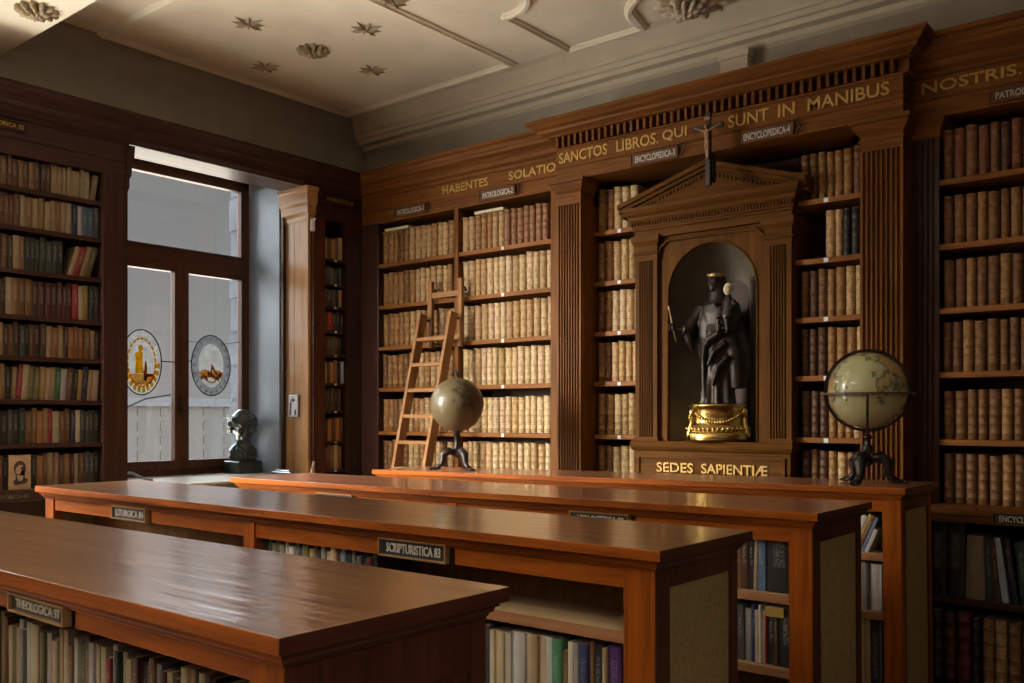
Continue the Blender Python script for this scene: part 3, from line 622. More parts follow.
for xa, xb in ((XC0, -3.80), (-1.838, XC1)):
    MB().prism(fluted(xa+.03, xb-.03 if xa < -3 else xb-.0, YP, 5.60, 0, 0, 6, .016) if False else fluted(xa, xb, YP, 5.925, 0, 0, 8, .018, .010), 1.165, 3.075).build('pilaster', OAK['z'], bk)
    MB().box(xa-.012, xb+.012, YP-.014, 5.925, 0, 1.16).build('pilaster_base', OAK['z'], bk, bevel=.004)
    MB().sweep([(xa, 5.6), (xa, YP), (xb, YP), (xb, 5.6)], [(-.10, 3.07), (0, 3.07), (0, 3.12), (.008, 3.124), (.008, 3.136), (0, 3.14), (0, 3.155), (.012, 3.17), (.03, 3.195), (.035, 3.205), (.035, 3.218), (.05, 3.224), (.05, 3.245), (-.10, 3.245)]).build('capital', OAK['x'], bk)
for a, b, tx in ((-3.80, -3.38, -3.585), (-2.295, -1.838, -2.10)):
    for z in LV: level_shelf(a, b, YF, 5.93, z, bk, SHELF['x'], tx)
    level_shelf(a, b, YF-.01, 5.93, ZB, bk, SHELF['x'])
    MB().box(a, b, 5.45, 5.93, 0, ZB-.035).build('base_cupboard', OAK['x'], bk)
for s_, a0, a1 in (('SANCTOS', -3.986, -3.573), ('LIBROS.', -3.495, -3.165), ('QUI', -3.137, -2.955), ('SUNT', -2.661, -2.391), ('IN', -2.33, -2.226), ('MANIBUS', -2.146, -1.673)): letters(s_, a0, a1, 3.372, 3.448, YP, bk, GOLDD, name='gilt_lettering')
sign('ENCYCLOPEDICA-3', -3.37, -3.02, 3.254, 3.324, YP, bk); sign('ENCYCLOPEDICA-4', -2.58, -2.235, 3.254, 3.324, YP, bk)
# past the large globe
bk = thing('bookcase', (-.9, 5.75, 0), 'dim oak bookcase past the large globe, stepped lower shelves under a sign ledge', 'bookcase')
XE1 = -.52
MB().box(XC1+.003, XE1+.14, 5.92, 5.948, 0, 3.66).build('back_panel', DARK['z'], bk)
entab([(XC1+.003, YF), (XE1+.14, YF)], bk, OAK['x'])
MB().prism(fluted(XC1+.003, -1.452, YF-.006, 5.92, 0, 0, 4, .012), ZB, 3.13).build('pilaster', DARK['z'], bk)
MB().sweep([(XC1+.003, YF-.006), (-1.452, YF-.006), (-1.452, 5.9)], [(-.06, 3.13), (0, 3.13), (.006, 3.14), (.006, 3.17), (.02, 3.20), (.03, 3.22), (.03, 3.245), (-.06, 3.245)]).build('capital', OAK['x'], bk)
MB().box(XE1, XE1+.14, YF-.006, 5.92, 0, 3.25).build('upright', OAK['z'], bk)
for z in LV: level_shelf(-1.452, XE1, YF, 5.92, z, bk, SHELF['x'])
YL = 5.36
MB().box(-1.59, XE1+.14, YL-.03, 5.92, ZB-.035, ZB).box(-1.59, XE1+.14, YL-.015, YL+.02, ZB-.075, ZB-.035).build('ledge', OAK['x'], bk, bevel=.004)
MB().box(-1.59, -1.47, YL, 5.92, 0, ZB-.035).build('stile', OAK['z'], bk); MB().box(XE1, XE1+.14, YL, 5.92, 0, ZB-.035).build('stile', OAK['z'], bk)
for z in (.575, .09): level_shelf(-1.47, XE1, YL+.01, 5.92, z, bk, DARK['x'], th=.035)
MB().box(-1.47, XE1, YL+.01, 5.92, 0, .055).build('plinth', DARK['x'], bk)
letters('NOSTRIS.', -1.546, -1.035, 3.386, 3.45, YF, bk, GOLDD, name='gilt_lettering')
sign('PATROLOGICA-5', -1.19, -.84, 3.262, 3.322, YF, bk); sign('ENCYCLOPEDICA-6', -1.115, -.80, .996, 1.048, YL-.03, bk, ring=False, bg_=SIGNB)
# lower books of that case
xs = -1.455; rnd = random.Random(9)
for i, (cn, w_, h_, lean) in enumerate((('black', .085, .40, 0), ('black', .09, .405, 0), ('grey', .095, .345, .02), ('dark green', .035, .345, -.03), ('dark brown', .03, .33, -.06), ('pale blue', .034, .345, -.13), ('black', .03, .34, -.13), ('dark green', .05, .32, -.10), ('brown', .05, .33, 0), ('dark brown', .06, .36, 0))):
    me, pg = cloth(w_, h_, .26, False)
    place_book('folio_volume', me, vary(PAL['ivory' if cn == 'grey' else cn], rnd) if cn != 'grey' else (.30, .22, .14, 1), (xs+w_/2, YL+.045, .575), 0, f'{ORD[i]} folio from the stile under the sign ledge, {"grey-brown" if cn == "grey" else cn} spine, upper row', 'folios under the sign ledge', lean, pg)
    xs += w_+.004+abs(lean)*.06
xs = -1.455
for i, (cn, w_, h_) in enumerate((('black', .07, .40), ('dark brown', .06, .40), ('maroon', .075, .42), ('black', .04, .38), ('golden brown', .055, .395), ('tan', .058, .39), ('golden brown', .06, .388), ('brown', .055, .38), ('golden brown', .055, .39), ('brown', .055, .38))):
    place_book('folio_volume', leather(w_, h_), vary(PAL[cn], rnd), (xs+w_/2, YL+.03, .09), 0, f'{ORD[i]} folio from the stile under the sign ledge, {cn} spine, bottom row', 'folios on the bottom row under the sign ledge')
    xs += w_+(.012 if i == 3 else .004)

# ------------------------------------------------------------------ statue niche
NX, NY = -2.856, 5.555
ni = thing('statue_niche', (NX, 5.6, 0), 'oak niche with pediment, arched recess and gilt inscription, behind the last counter', 'niche')
HW = .561
NB = 5.92
# back body with arched recess: front wall ring between outer rectangle and arch
AR, ZS, ZO = .323, 2.38, 1.385
fw = MB()
arch = [(NX-AR, ZO), (NX-AR, ZS)]+[(NX-AR*math.cos(PI*k/20), ZS+AR*math.sin(PI*k/20)) for k in range(1, 20)]+[(NX+AR, ZS), (NX+AR, ZO)]
def outer(k, n):  # matching points on the outer rectangle
    return None
top = 2.79; out = [(NX-HW+.16, ZO), (NX-HW+.16, ZS)]+[(NX-(HW-.16)*max(-1, min(1, math.cos(PI*k/20)*1.30)), top if .22*PI < PI*k/20 < .78*PI else ZS+(top-ZS)*min(1, math.sin(PI*k/20)/math.sin(.22*PI))) for k in range(1, 20)]+[(NX+HW-.16, ZS), (NX+HW-.16, ZO)]
n_ = len(arch)
fw.add([(x, NY+.02, z) for x, z in arch]+[(x, NY+.02, z) for x, z in out], [(i, i+1, n_+i+1, n_+i) for i in range(n_-1)])
fw.add([(x, NY+.02, z) for x, z in arch]+[(x, NY+.06, z) for x, z in arch], [(i, i+1, n_+i+1, n_+i) for i in range(n_-1)])
fw.build('arch_front', NICHE['z'], ni)
am = MB(); am.tube([(x, NY+.02, z) for x, z in arch], .008, 6).build('arch_moulding', NICHE['z'], ni)
pl_ = [(NX-HW+.172, NY+.005, 2.62), (NX-HW+.19, NY+.005, 2.70), (NX-HW+.24, NY+.005, 2.742), (NX, NY+.005, 2.748), (NX+HW-.24, NY+.005, 2.742), (NX+HW-.19, NY+.005, 2.70), (NX+HW-.172, NY+.005, 2.62)]
MB().tube(pl_, .010, 8).build('panel_bead', NICHE['x'], ni)
# the hollow: half cylinder with quarter dome
hc = MB(); rings = []
RD = .345
def prof_r(z):
    return AR if z <= ZS else math.sqrt(max(1e-5, AR*AR-(z-ZS)**2))
for z in [ZO, 1.6, 1.8, 2.0, 2.2, ZS]+[ZS+AR*math.sin(PI/2*k/10) for k in range(1, 11)]:
    r = prof_r(z); rings.append([(NX-r*math.cos(PI*i/24), NY+.05+RD*r/AR*math.sin(PI*i/24), z) for i in range(25)])
hc.loft(rings, caps=False, closed=False).build('niche_hollow', plain('niche_grey_paint', (.135, .12, .088), .8, var=.12, scale=8), ni)
MB().prism([(NX-AR*math.cos(PI*i/24), NY+.02+(RD+.03)*math.sin(PI*i/24)) for i in range(25)], ZO-.02, ZO).build('niche_floor', NICHE['x'], ni)
for sx in (-1, 1):
    x0, x1 = (NX-HW, NX-HW+.172) if sx < 0 else (NX+HW-.172, NX+HW)
    MB().prism(fluted(x0, x1, NY-.012, NB, 0, 0, 6, .011, .030), 1.41, 2.62).build('pilaster', NICHE['z'], ni)
    MB().box(x0-.008, x1+.008, NY-.02, NB, 1.385, 1.41).build('pilaster_base', NICHE['x'], ni)
    MB().sweep([(x0, NB), (x0, NY-.012), (x1, NY-.012), (x1, NB)], [(-.04, 2.62), (.004, 2.62), (.004, 2.66), (.012, 2.665), (.012, 2.675), (.002, 2.68), (.002, 2.72), (.02, 2.75), (.025, 2.79), (-.04, 2.79)]).build('capital', NICHE['x'], ni)
MB().sweep([(NX-HW, NB), (NX-HW, NY-.012), (NX+HW, NY-.012), (NX+HW, NB)], [(-.05, 2.775), (.004, 2.775), (.004, 2.825), (.012, 2.83), (.012, 2.845), (.018, 2.85), (.02, 2.885), (.035, 2.90), (.04, 2.92), (.055, 2.935), (.068, 2.96), (.072, 2.982), (-.05, 2.982)]).build('entablature', NICHE['x'], ni)
dd = MB()
for k in range(52):
    x = NX-HW-.02+k*(2*HW+.04)/52; dd.box(x, x+.012, NY-.042, NY-.02, 2.862, 2.888)
dd.build('dentil_course', NICHE['x'], ni)
# pediment: two raking cornices and a tympanum
AP = 3.205; TX = HW+.108; YPF = NY-.075
MB().prism([(NX-TX+.06, 2.98), (NX+TX-.06, 2.98), (NX, AP-.04)], NY-.03, NB, axis='y').build('tympanum', NICHE['x'], ni)
for sx in (-1, 1):
    rk = MB()
    for d0, d1, yy in ((0, .030, YPF), (.030, .055, YPF+.02), (.055, .085, YPF+.05)):
        a = (NX+sx*TX, 2.982+.035-d0*1.02); b = (NX, AP+.015-d0*1.02); a2 = (NX+sx*(TX-.0), 2.982+.035-d1*1.02); b2 = (NX, AP+.015-d1*1.02)
        rk.prism([a, b, b2, a2], yy, NB, axis='y')
    rk.build('raking_cornice', NICHE['x'], ni)
    dk = MB()
    for k in range(20):
        u = .12+k*.042; x = NX+sx*TX*(1-u); z = 2.982-.062+(AP-2.982-.02)*u+.0
        dk.box(x-.006, x+.006, YPF+.035, YPF+.06, z-.0, z+.022)
    dk.build('raking_dentil', NICHE['x'], ni)
# pedestal with inscription
MB().sweep([(NX-HW, NB), (NX-HW, NY-.03), (NX+HW, NY-.03), (NX+HW, NB)], [(-.08, 1.30), (0, 1.30), (.0, 1.315), (.012, 1.325), (.02, 1.345), (.022, 1.368), (.012, 1.385), (-.08, 1.385)]).build('pedestal_moulding', NICHE['x'], ni)
MB().box(NX-HW, NX+HW, NY-.03, NB, 0, 1.30).build('pedestal', NICHE['x'], ni)
pf = MB(); yq = NY-.03
pf.box(NX-HW+.03, NX+HW-.03, yq-.012, yq, 1.27, 1.288).box(NX-HW+.03, NX+HW-.03, yq-.012, yq, 1.145, 1.16).box(NX-HW+.03, NX-HW+.048, yq-.012, yq, 1.16, 1.27).box(NX+HW-.048, NX+HW-.03, yq-.012, yq, 1.16, 1.27)
pf.build('inscription_frame', NICHE['x'], ni)
letters('SEDES', -3.233, -2.957, 1.176, 1.241, yq, ni, GOLD, th=.005, name='gilt_lettering'); letters('SAPIENTIÆ', -2.897, -2.440, 1.176, 1.241, yq, ni, GOLD, th=.005, name='gilt_lettering')

def figure(name, mb, m, parent, voxel, smooth=4):
    o = mb.build(name, m, parent)
    r = o.modifiers.new('skin', 'REMESH'); r.mode = 'VOXEL'; r.voxel_size = voxel; r.use_smooth_shade = True
    s_ = o.modifiers.new('soft', 'SMOOTH'); s_.iterations = smooth; s_.factor = .5
    return o
# brass drum under the statue
SX, SY, SZ = -2.856, 5.675, 1.386
dr = thing('brass_plinth', (SX, SY, SZ), 'round brass plinth with garlands under the bronze statue in the niche', 'plinth')
MB().lathe([(.0, 0), (.218, 0), (.222, .012), (.222, .05), (.212, .062), (.205, .066), (.205, .098), (.186, .112), (.18, .125), (.18, .215), (.19, .225), (.195, .232), (.195, .243), (.18, .248), (0, .248)], (SX, SY, SZ), 48, caps=False).build('drum', BRASS, dr)
bead = MB()
for k in range(40):
    a = 2*PI*k/40; bead.ell((SX+.203*math.cos(a), SY+.203*math.sin(a), SZ+.082), (.012, .012, .016), 8, 6)
bead.build('bead_course', BRASS, dr)
for k in range(3):
    a = math.atan2(-SY, -SX)+PI/3+k*2*PI/3; g = MB(); pts = []
    for i in range(23):
        b = a+2*PI/3*i/22; sag = .075*math.sin(PI*i/22); pts.append((SX+.186*math.cos(b), SY+.186*math.sin(b), SZ+.20-sag))
    for i, p in enumerate(pts): g.ell(p, (.011, .011, .010+.004*math.sin(PI*i/22)), 8, 6)
    g.build('garland', BRASS, dr)
    mk = MB(); c, s_ = math.cos(a), math.sin(a)
    mk.ell((SX+.19*c, SY+.19*s_, SZ+.19), (.026, .026, .034), 10, 8); mk.tube([(SX+.19*c, SY+.19*s_, SZ+.17), (SX+.195*c, SY+.195*s_, SZ+.12), (SX+.203*c, SY+.203*s_, SZ+.09), (SX+.212*c, SY+.212*s_, SZ+.05), (SX+.215*c, SY+.215*s_, SZ+.01)], [.018, .016, .02, .022, .022], 10)
    mk.build('mask_foot', BRASS, dr)
# the statue: crowned woman with child on her arm
z0 = SZ+.248
st = thing('bronze_statue', (SX, SY, z0), 'dark bronze crowned woman with a child on her arm and a sceptre, in the niche', 'statue')
def dr_ring(z, cx, cy, rx, ry, folds, amp, ph, n=64):
    return [(SX+cx+rx*(1+amp*math.sin(folds*2*PI*i/n+ph)+amp*.5*math.sin((folds*2+1)*2*PI*i/n-ph))*math.cos(2*PI*i/n), SY+cy+ry*(1+amp*math.sin(folds*2*PI*i/n+ph))*math.sin(2*PI*i/n), z0+z) for i in range(n)]
rb = MB()
rb.loft([dr_ring(*a) for a in ((0, .0, .0, .118, .10, 9, .10, 0), (.03, 0, 0, .108, .095, 9, .11, .15), (.12, .0, 0, .104, .088, 9, .10, .3), (.25, .005, 0, .11, .088, 8, .08, .6), (.38, .01, .0, .125, .095, 7, .07, 1.0), (.47, .008, 0, .12, .092, 7, .05, 1.4), (.53, .004, 0, .105, .08, 6, .03, 1.6), (.60, 0, 0, .118, .083, 6, .03, 1.8), (.655, 0, 0, .12, .075, 6, .02, 2), (.695, -.002, 0, .075, .058, 5, .01, 2), (.72, -.005, -.003, .038, .04, 5, 0, 2), (.76, -.008, -.008, .034, .036, 5, 0, 2))])
# mantle hanging from both arms
rb.loft([dr_ring(*a) for a in ((.10, .07, .03, .10, .07, 7, .12, .5), (.2, .06, .025, .135, .085, 7, .12, .9), (.33, .035, .02, .165, .10, 7, .10, 1.2), (.45, .01, .02, .18, .10, 6, .08, 1.5), (.55, -.005, .02, .165, .095, 6, .05, 1.8), (.63, -.002, .015, .145, .085, 5, .03, 2), (.685, -.002, .01, .09, .06, 5, .02, 2.2))])
# diagonal hem swept across the front
rb.tube([(SX+.13, SY-.05, z0+.47), (SX+.06, SY-.115, z0+.46), (SX-.01, SY-.12, z0+.42), (SX-.045, SY-.105, z0+.37), (SX-.06, SY-.09, z0+.28), (SX-.06, SY-.085, z0+.12), (SX-.05, SY-.09, z0+.04)], [.022, .026, .026, .022, .018, .018, .014], 8)
rb.tube([(SX+.10, SY-.09, z0+.40), (SX+.03, SY-.12, z0+.34), (SX-.02, SY-.11, z0+.25)], [.02, .022, .012], 8)
rb.tube([(SX+.11, SY-.08, z0+.31), (SX+.05, SY-.105, z0+.24), (SX+.01, SY-.10, z0+.12)], [.018, .02, .012], 8)
# raised arm with wide sleeve, hand on the sceptre
rb.tube([(SX-.105, SY, z0+.655), (SX-.15, SY-.02, z0+.57), (SX-.185, SY-.06, z0+.50), (SX-.215, SY-.10, z0+.50)], [.045, .05, .05, .036], 12)
rb.tube([(SX-.19, SY-.06, z0+.49), (SX-.18, SY-.05, z0+.42), (SX-.17, SY-.04, z0+.36)], [.045, .035, .012], 10)
rb.tube([(SX-.21, SY-.095, z0+.50), (SX-.25, SY-.125, z0+.51)], [.022, .017], 10); rb.ell((SX-.262, SY-.135, z0+.512), (.02, .02, .024), 10, 8)
# arm that carries the child
rb.tube([(SX+.105, SY, z0+.65), (SX+.14, SY-.03, z0+.56), (SX+.15, SY-.09, z0+.52), (SX+.08, SY-.13, z0+.53)], [.045, .05, .042, .026], 12)
# head, veil and chin
HX, HY, HZ = SX-.012, SY-.018, z0+.805
rb.ell((HX, HY, HZ), (.050, .056, .064), 18, 14); rb.ell((HX-.004, HY-.048, HZ-.008), (.008, .012, .014), 8, 6); rb.ell((HX-.003, HY-.036, HZ-.044), (.02, .018, .016), 10, 8)
rb.loft([[(HX+.012+r*math.cos(a)*1.0, HY+.022+r*.9*math.sin(a), z0+zz) for a in [2*PI*i/28 for i in range(28)]] for zz, r in ((.64, .085), (.70, .072), (.76, .062), (.81, .058), (.845, .048), (.868, .026))])
figure('robed_figure', rb, BRONZE, st, .0055, 3)
cr = MB(); cr.lathe([(.047, 0), (.052, .004), (.054, .022), (.050, .026), (.045, .024), (.045, .002)], (HX, HY+.006, HZ+.035), 24, caps=False)
for k in range(10):
    a = 2*PI*k/10; cr.ell((HX+.052*math.cos(a), HY+.006+.052*math.sin(a), HZ+.054), (.008, .008, .007), 6, 5)
cr.build('crown', plain('dull_gilt', (.40, .27, .12), .4, metal=.8, var=.2), st)
MB().tube([(SX-.245, SY-.125, z0+.42), (SX-.262, SY-.14, z0+.52), (SX-.282, SY-.155, z0+.64), (SX-.286, SY-.158, z0+.66)], [.006, .007, .007, .011], 8).build('sceptre', MATS['dull_gilt'], st)
fg = MB()
for k in range(4): fg.tube([(SX-.272, SY-.152, z0+.497+k*.012), (SX-.286, SY-.146, z0+.499+k*.012), (SX-.278, SY-.128, z0+.501+k*.012)], [.006, .0062, .005], 6)
fg.tube([(SX-.25, SY-.145, z0+.53), (SX-.262, SY-.157, z0+.538), (SX-.272, SY-.156, z0+.535)], [.006, .006, .005], 6)
fg.build('hand', BRONZE, st)
# child
ch = MB(); KX, KY, KZ = SX+.118, SY-.095, z0+.552
ch.loft([[(KX+cx+rx*math.cos(2*PI*i/20), KY+cy+ry*math.sin(2*PI*i/20), KZ+zz) for i in range(20)] for zz, cx, cy, rx, ry in ((-.02, 0, 0, .045, .04), (.02, 0, 0, .05, .042), (.07, 0, .004, .042, .036), (.11, 0, .006, .044, .032), (.135, 0, .006, .028, .024), (.155, 0, .004, .017, .017))])
ch.tube([(KX-.03, KY-.01, KZ+.01), (KX-.045, KY-.05, KZ-.01), (KX-.042, KY-.05, KZ-.08), (KX-.05, KY-.065, KZ-.09)], [.024, .021, .015, .011], 10); ch.tube([(KX+.02, KY-.02, KZ), (KX+.02, KY-.06, KZ-.015), (KX+.025, KY-.055, KZ-.085), (KX+.018, KY-.072, KZ-.095)], [.024, .021, .015, .011], 10)
ch.tube([(KX-.04, KY, KZ+.115), (KX-.065, KY-.03, KZ+.085), (KX-.06, KY-.06, KZ+.10), (KX-.055, KY-.072, KZ+.105)], [.016, .014, .011, .009], 10); ch.tube([(KX+.04, KY, KZ+.115), (KX+.065, KY-.025, KZ+.075), (KX+.045, KY-.06, KZ+.06)], [.016, .014, .01], 10)
figure('child_figure', ch, BRONZE, st, .0045, 3)
hd = MB(); hd.ell((KX, KY, KZ+.19), (.03, .034, .038), 16, 12); hd.ell((KX-.004, KY-.034, KZ+.186), (.006, .007, .008), 8, 6); hd.ell((KX+.002, KY+.006, KZ+.205), (.032, .034, .030), 12, 8)
figure('child_head', hd, IVORY, st, .004, 2)

# crucifix standing on the point of the pediment
cx_ = thing('crucifix', (-2.727, 5.28, 2.99), 'dark wooden crucifix with small carved figure in front of the pediment point', 'crucifix')
MB().box(-2.744, -2.710, 5.275, 5.30, 2.99, 3.45).box(-2.83, -2.624, 5.275, 5.30, 3.345, 3.375).box(-2.75, -2.704, 5.30, 5.345, 3.02, 3.20).build('cross', EBONY, cx_, bevel=.003)
cp = MB(); yq = 5.262
cp.loft([[(-2.727+dx+rx*math.cos(2*PI*i/14), yq+ry*math.sin(2*PI*i/14), z) for i in range(14)] for z, dx, rx, ry in ((3.245, .004, .014, .011), (3.265, .003, .018, .013), (3.285, .002, .014, .011), (3.31, 0, .018, .013), (3.33, 0, .02, .012), (3.34, 0, .009, .009), (3.347, -.001, .007, .008))])
cp.ell((-2.731, yq-.004, 3.358), (.0105, .012, .014), 12, 8)
for sx in (-1, 1): cp.tube([(-2.727+sx*.016, yq, 3.33), (-2.727+sx*.05, yq+.004, 3.345), (-2.727+sx*.088, yq+.008, 3.363)], [.0075, .006, .005], 8)
for sx in (-1, 1): cp.tube([(-2.727+sx*.008, yq, 3.25), (-2.719+sx*.007, yq-.008, 3.205), (-2.725+sx*.004, yq+.002, 3.165), (-2.725+sx*.003, yq-.006, 3.15)], [.0095, .0085, .006, .005], 8)
figure('corpus', cp, FLESH, cx_, .0028, 2)
MB().box(-2.745, -2.709, 5.268, 5.275, 3.40, 3.42).build('title_scroll', FLESH, cx_)

# ------------------------------------------------------------------ window-wall bookcases (wall_left)
XF = -6.3
DKP = ENT
FR = [3.045, 2.79, 2.51, 2.212, 1.945, 1.66, 1.372, 1.075]
bk = thing('bookcase', (-6.45, 2.8, 0), 'dark bookcase of worn mixed books before the window, on the window wall', 'bookcase')
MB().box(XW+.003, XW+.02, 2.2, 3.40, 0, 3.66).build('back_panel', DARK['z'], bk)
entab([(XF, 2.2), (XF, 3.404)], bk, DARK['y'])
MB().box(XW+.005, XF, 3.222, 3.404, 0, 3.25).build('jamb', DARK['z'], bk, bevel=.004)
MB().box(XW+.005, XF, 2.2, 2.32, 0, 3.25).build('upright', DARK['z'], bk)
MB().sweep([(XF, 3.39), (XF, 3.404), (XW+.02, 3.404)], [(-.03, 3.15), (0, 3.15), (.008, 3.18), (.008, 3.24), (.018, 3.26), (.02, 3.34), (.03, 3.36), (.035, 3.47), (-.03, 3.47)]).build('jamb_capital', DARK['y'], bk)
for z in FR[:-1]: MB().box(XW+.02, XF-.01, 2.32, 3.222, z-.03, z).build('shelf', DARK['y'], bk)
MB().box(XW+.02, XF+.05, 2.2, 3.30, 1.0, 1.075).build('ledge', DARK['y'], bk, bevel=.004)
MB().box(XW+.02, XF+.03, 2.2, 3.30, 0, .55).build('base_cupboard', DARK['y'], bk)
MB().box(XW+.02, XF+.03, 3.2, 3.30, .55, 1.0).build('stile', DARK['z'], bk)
sign('HISTORICA 32', 2.43, 2.70, 3.405, 3.45, XF, bk, 'left', ring=False, bg_=DARK['y'], fg=GOLDD, frame=DARK['y']); sign('HISTORICA 41', 2.46, 2.70, 1.018, 1.055, XF+.05, bk, 'left', ring=False, bg_=SIGNB, frame=DARK['y'], fg=plain('faint_letter', (.16, .12, .07), .7))  # ledge letters set in a fainter tone
FCOL = [
 ['brown', 'golden brown', 'brown', 'brown', 'golden brown', 'brown', 'golden brown', 'brown', 'dark brown', 'brown', 'tan', 'tan', 'cream', 'tan', 'cream', 'cream', 'cream', 'cream', 'tan'],
 ['dark brown', 'reddish brown', 'brown', 'reddish brown', 'brown', 'reddish brown', 'brown', 'cream', 'golden brown', 'tan', 'golden brown', 'tan', 'tan', 'golden brown', 'tan', 'cream', 'navy', 'white', 'blue', 'blue', 'dark grey'],
 ['dark brown', 'black', 'dark brown', 'brown', 'dark brown', 'tan', 'golden brown', 'dark green', 'dark green', 'dark green', 'dark green', 'dark grey', 'dark green', 'black', 'tan', 'red', 'tan', 'olive'],
 ['tan', 'dark brown', 'cream', 'golden brown', 'brown', 'golden brown', 'dark brown', 'dark brown', 'maroon', 'dark brown', 'maroon', 'dark brown', 'maroon', 'red', 'cream', 'yellow', 'dark green', 'dark grey'],
 ['brown', 'dark brown', 'dark grey', 'black', 'brown', 'dark brown', 'dark brown', 'tan', 'golden brown', 'tan', 'dark brown', 'orange', 'golden brown', 'orange', 'brown', 'tan', 'dark brown'],
 ['dark grey', 'brown', 'tan', 'golden brown', 'black', 'tan', 'red', 'cream', 'olive', 'olive', 'tan', 'cream', 'tan', 'green', 'white', 'brown', 'black', 'yellow', 'navy', 'tan', 'cream'],
 ['black', 'dark grey', 'black', 'dark green', 'brown', 'golden brown', 'orange', 'tan', 'red', 'ivory', 'brown', 'brown', 'navy', 'ivory', 'dark grey', 'dark grey', 'dark green', 'black'],
 ['orange', 'black', 'brown', 'maroon', 'brown', 'olive', 'black', 'orange', 'brown', 'tan', 'pink', 'brown', 'golden brown', 'maroon', 'cream', 'brown', 'dark grey', 'dark grey', 'black'],
]
rnd = random.Random(77)
HF = [.20, .215, .235, .245, .225, .235, .235, .235]
for r, z in enumerate(FR):
    y = 3.214; cols = FCOL[r][::-1]; i = 0
    lean = 0
    while y > 2.40:
        cn = cols[i % len(cols)]; w_ = .033*rnd.uniform(.75, 1.3); h_ = HF[r]*rnd.uniform(.88, 1.0)
        lean = {0: .16 if i == 0 else 0, 2: .28 if i < 4 else 0, 5: .06 if i < 16 else 0}.get(r, 0)
        if r == 2 and i == 4: y -= .03
        me, pg = cloth(w_, h_, .14, True)
        sh = h_*math.sin(abs(lean)) if i == 0 else 0
        y -= sh
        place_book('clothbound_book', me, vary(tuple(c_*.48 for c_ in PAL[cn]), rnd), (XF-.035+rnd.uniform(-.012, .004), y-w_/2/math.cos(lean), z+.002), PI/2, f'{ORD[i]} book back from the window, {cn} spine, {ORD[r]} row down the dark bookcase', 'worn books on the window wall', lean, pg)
        y -= w_/math.cos(lean)+.002; i += 1
# portrait card propped in the lowest row
pc = thing('portrait_card', (XF+.01, 2.66, 1.077), 'brown card with a drawing of a bearded head propped before books near the ledge', 'card')
MB().box(XF+.005, XF+.010, 2.595, 2.73, 1.078, 1.30).build('card', CARDM, pc)
hd = MB(); disc(hd, 2.662, 1.215, .038, .048, XF+.010, .002, 20); hd.prism([(2.63, 1.20), (2.695, 1.20), (2.69, 1.14), (2.665, 1.115), (2.64, 1.135)], XF+.010, XF+.012, axis='x'); hd.prism([(2.62, 1.13), (2.64, 1.15), (2.70, 1.15), (2.715, 1.135), (2.70, 1.115), (2.63, 1.105)], XF+.010, XF+.0115, axis='x')
hd.build('drawn_head', INK, pc)
hl = MB(); disc(hl, 2.652, 1.20, .018, .026, XF+.012, .001, 14); hl.prism([(2.652, 1.235), (2.68, 1.235), (2.676, 1.222), (2.656, 1.222)], XF+.012, XF+.013, axis='x'); hl.prism([(2.64, 1.17), (2.685, 1.165), (2.675, 1.135), (2.655, 1.13)], XF+.012, XF+.0125, axis='x')
hl.build('drawn_highlight', CARDM, pc)
# slim bookcase between window and room corner
GR = [2.915, 2.70, 2.505, 2.295, 2.085, 1.84, 1.60, 1.335, 1.09]
bk = thing('bookcase', (-6.45, 5.3, 0), 'slim dark bookcase between the golden window jamb and the room corner', 'bookcase')
MB().box(XW+.003, XW+.02, 5.02, 5.6, 0, 3.66).build('back_panel', DARK['z'], bk)
entab([(XF, 5.011), (XF, 5.6)], bk, DARK['y'], after=(-5, 5.6))
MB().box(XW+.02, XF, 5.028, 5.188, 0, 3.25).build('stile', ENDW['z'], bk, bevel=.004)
MB().prism([(-(q[1]), q[0]) for q in fluted(5.428, 5.6, 6.3, 6.6, 0, 0, 5, .010)], ZB, 3.10).build('pilaster', DARK['z'], bk)
MB().box(XW+.02, XF+.006, 5.428, 5.594, 3.10, 3.25).build('capital', DARK['z'], bk); MB().box(XW+.02, XF+.004, 5.428, 5.594, 0, ZB).build('pilaster_base', DARK['z'], bk)
for z in GR:
    o = MB().box(XW+.02, XF-.008, 5.188, 5.428, z-.022, z).build('shelf', DARK['y'], bk)
    MB().box(XF-.008, XF-.004, 5.295, 5.317, z-.02, z-.003).build('shelf_tag', TAGW, o)
sign('HOMILETICA 33', 5.17, 5.50, 3.40, 3.45, XF, bk, 'left', ring=False, bg_=DARK['y'], fg=GOLDD, frame=DARK['y'])
GC = [['golden brown', 'brown', 'golden brown', 'brown', 'tan', 'golden brown'], ['dark green', 'dark grey', 'olive', 'dark green', 'dark green', 'dark grey'], ['dark grey', 'dark brown', 'dark grey', 'black', 'tan'], ['dark brown', 'red', 'dark brown', 'black', 'black'], ['black', 'dark brown', 'dark grey', 'dark brown', 'black'], ['tan', 'dark brown', 'orange', 'brown', 'black', 'pale blue'], ['dark brown', 'black', 'dark brown', 'black', 'dark brown'], ['black', 'orange', 'dark brown', 'orange', 'dark brown', 'blue'], ['brown', 'reddish brown', 'brown', 'tan', 'brown', 'tan']]
HG = [.20, .165, .155, .175, .17, .20, .20, .21, .21]
for r, z in enumerate(GR):
    y = 5.196; i = 0
    while True:
        cn = GC[r][i % len(GC[r])]; w_ = .040*rnd.uniform(.8, 1.15)
        if y+w_ > 5.424: break
        me, pg = cloth(w_, HG[r]*rnd.uniform(.86, 1), .14, True)
        place_book('clothbound_book', me, vary(PAL[cn], rnd), (XF-.03, y+w_/2, z+.001), PI/2, f'{ORD[i]} book from the golden jamb, {cn} spine, {ORD[r]} row down slim bookcase', 'books in the slim bookcase', 0, pg)
        y += w_+.002; i += 1
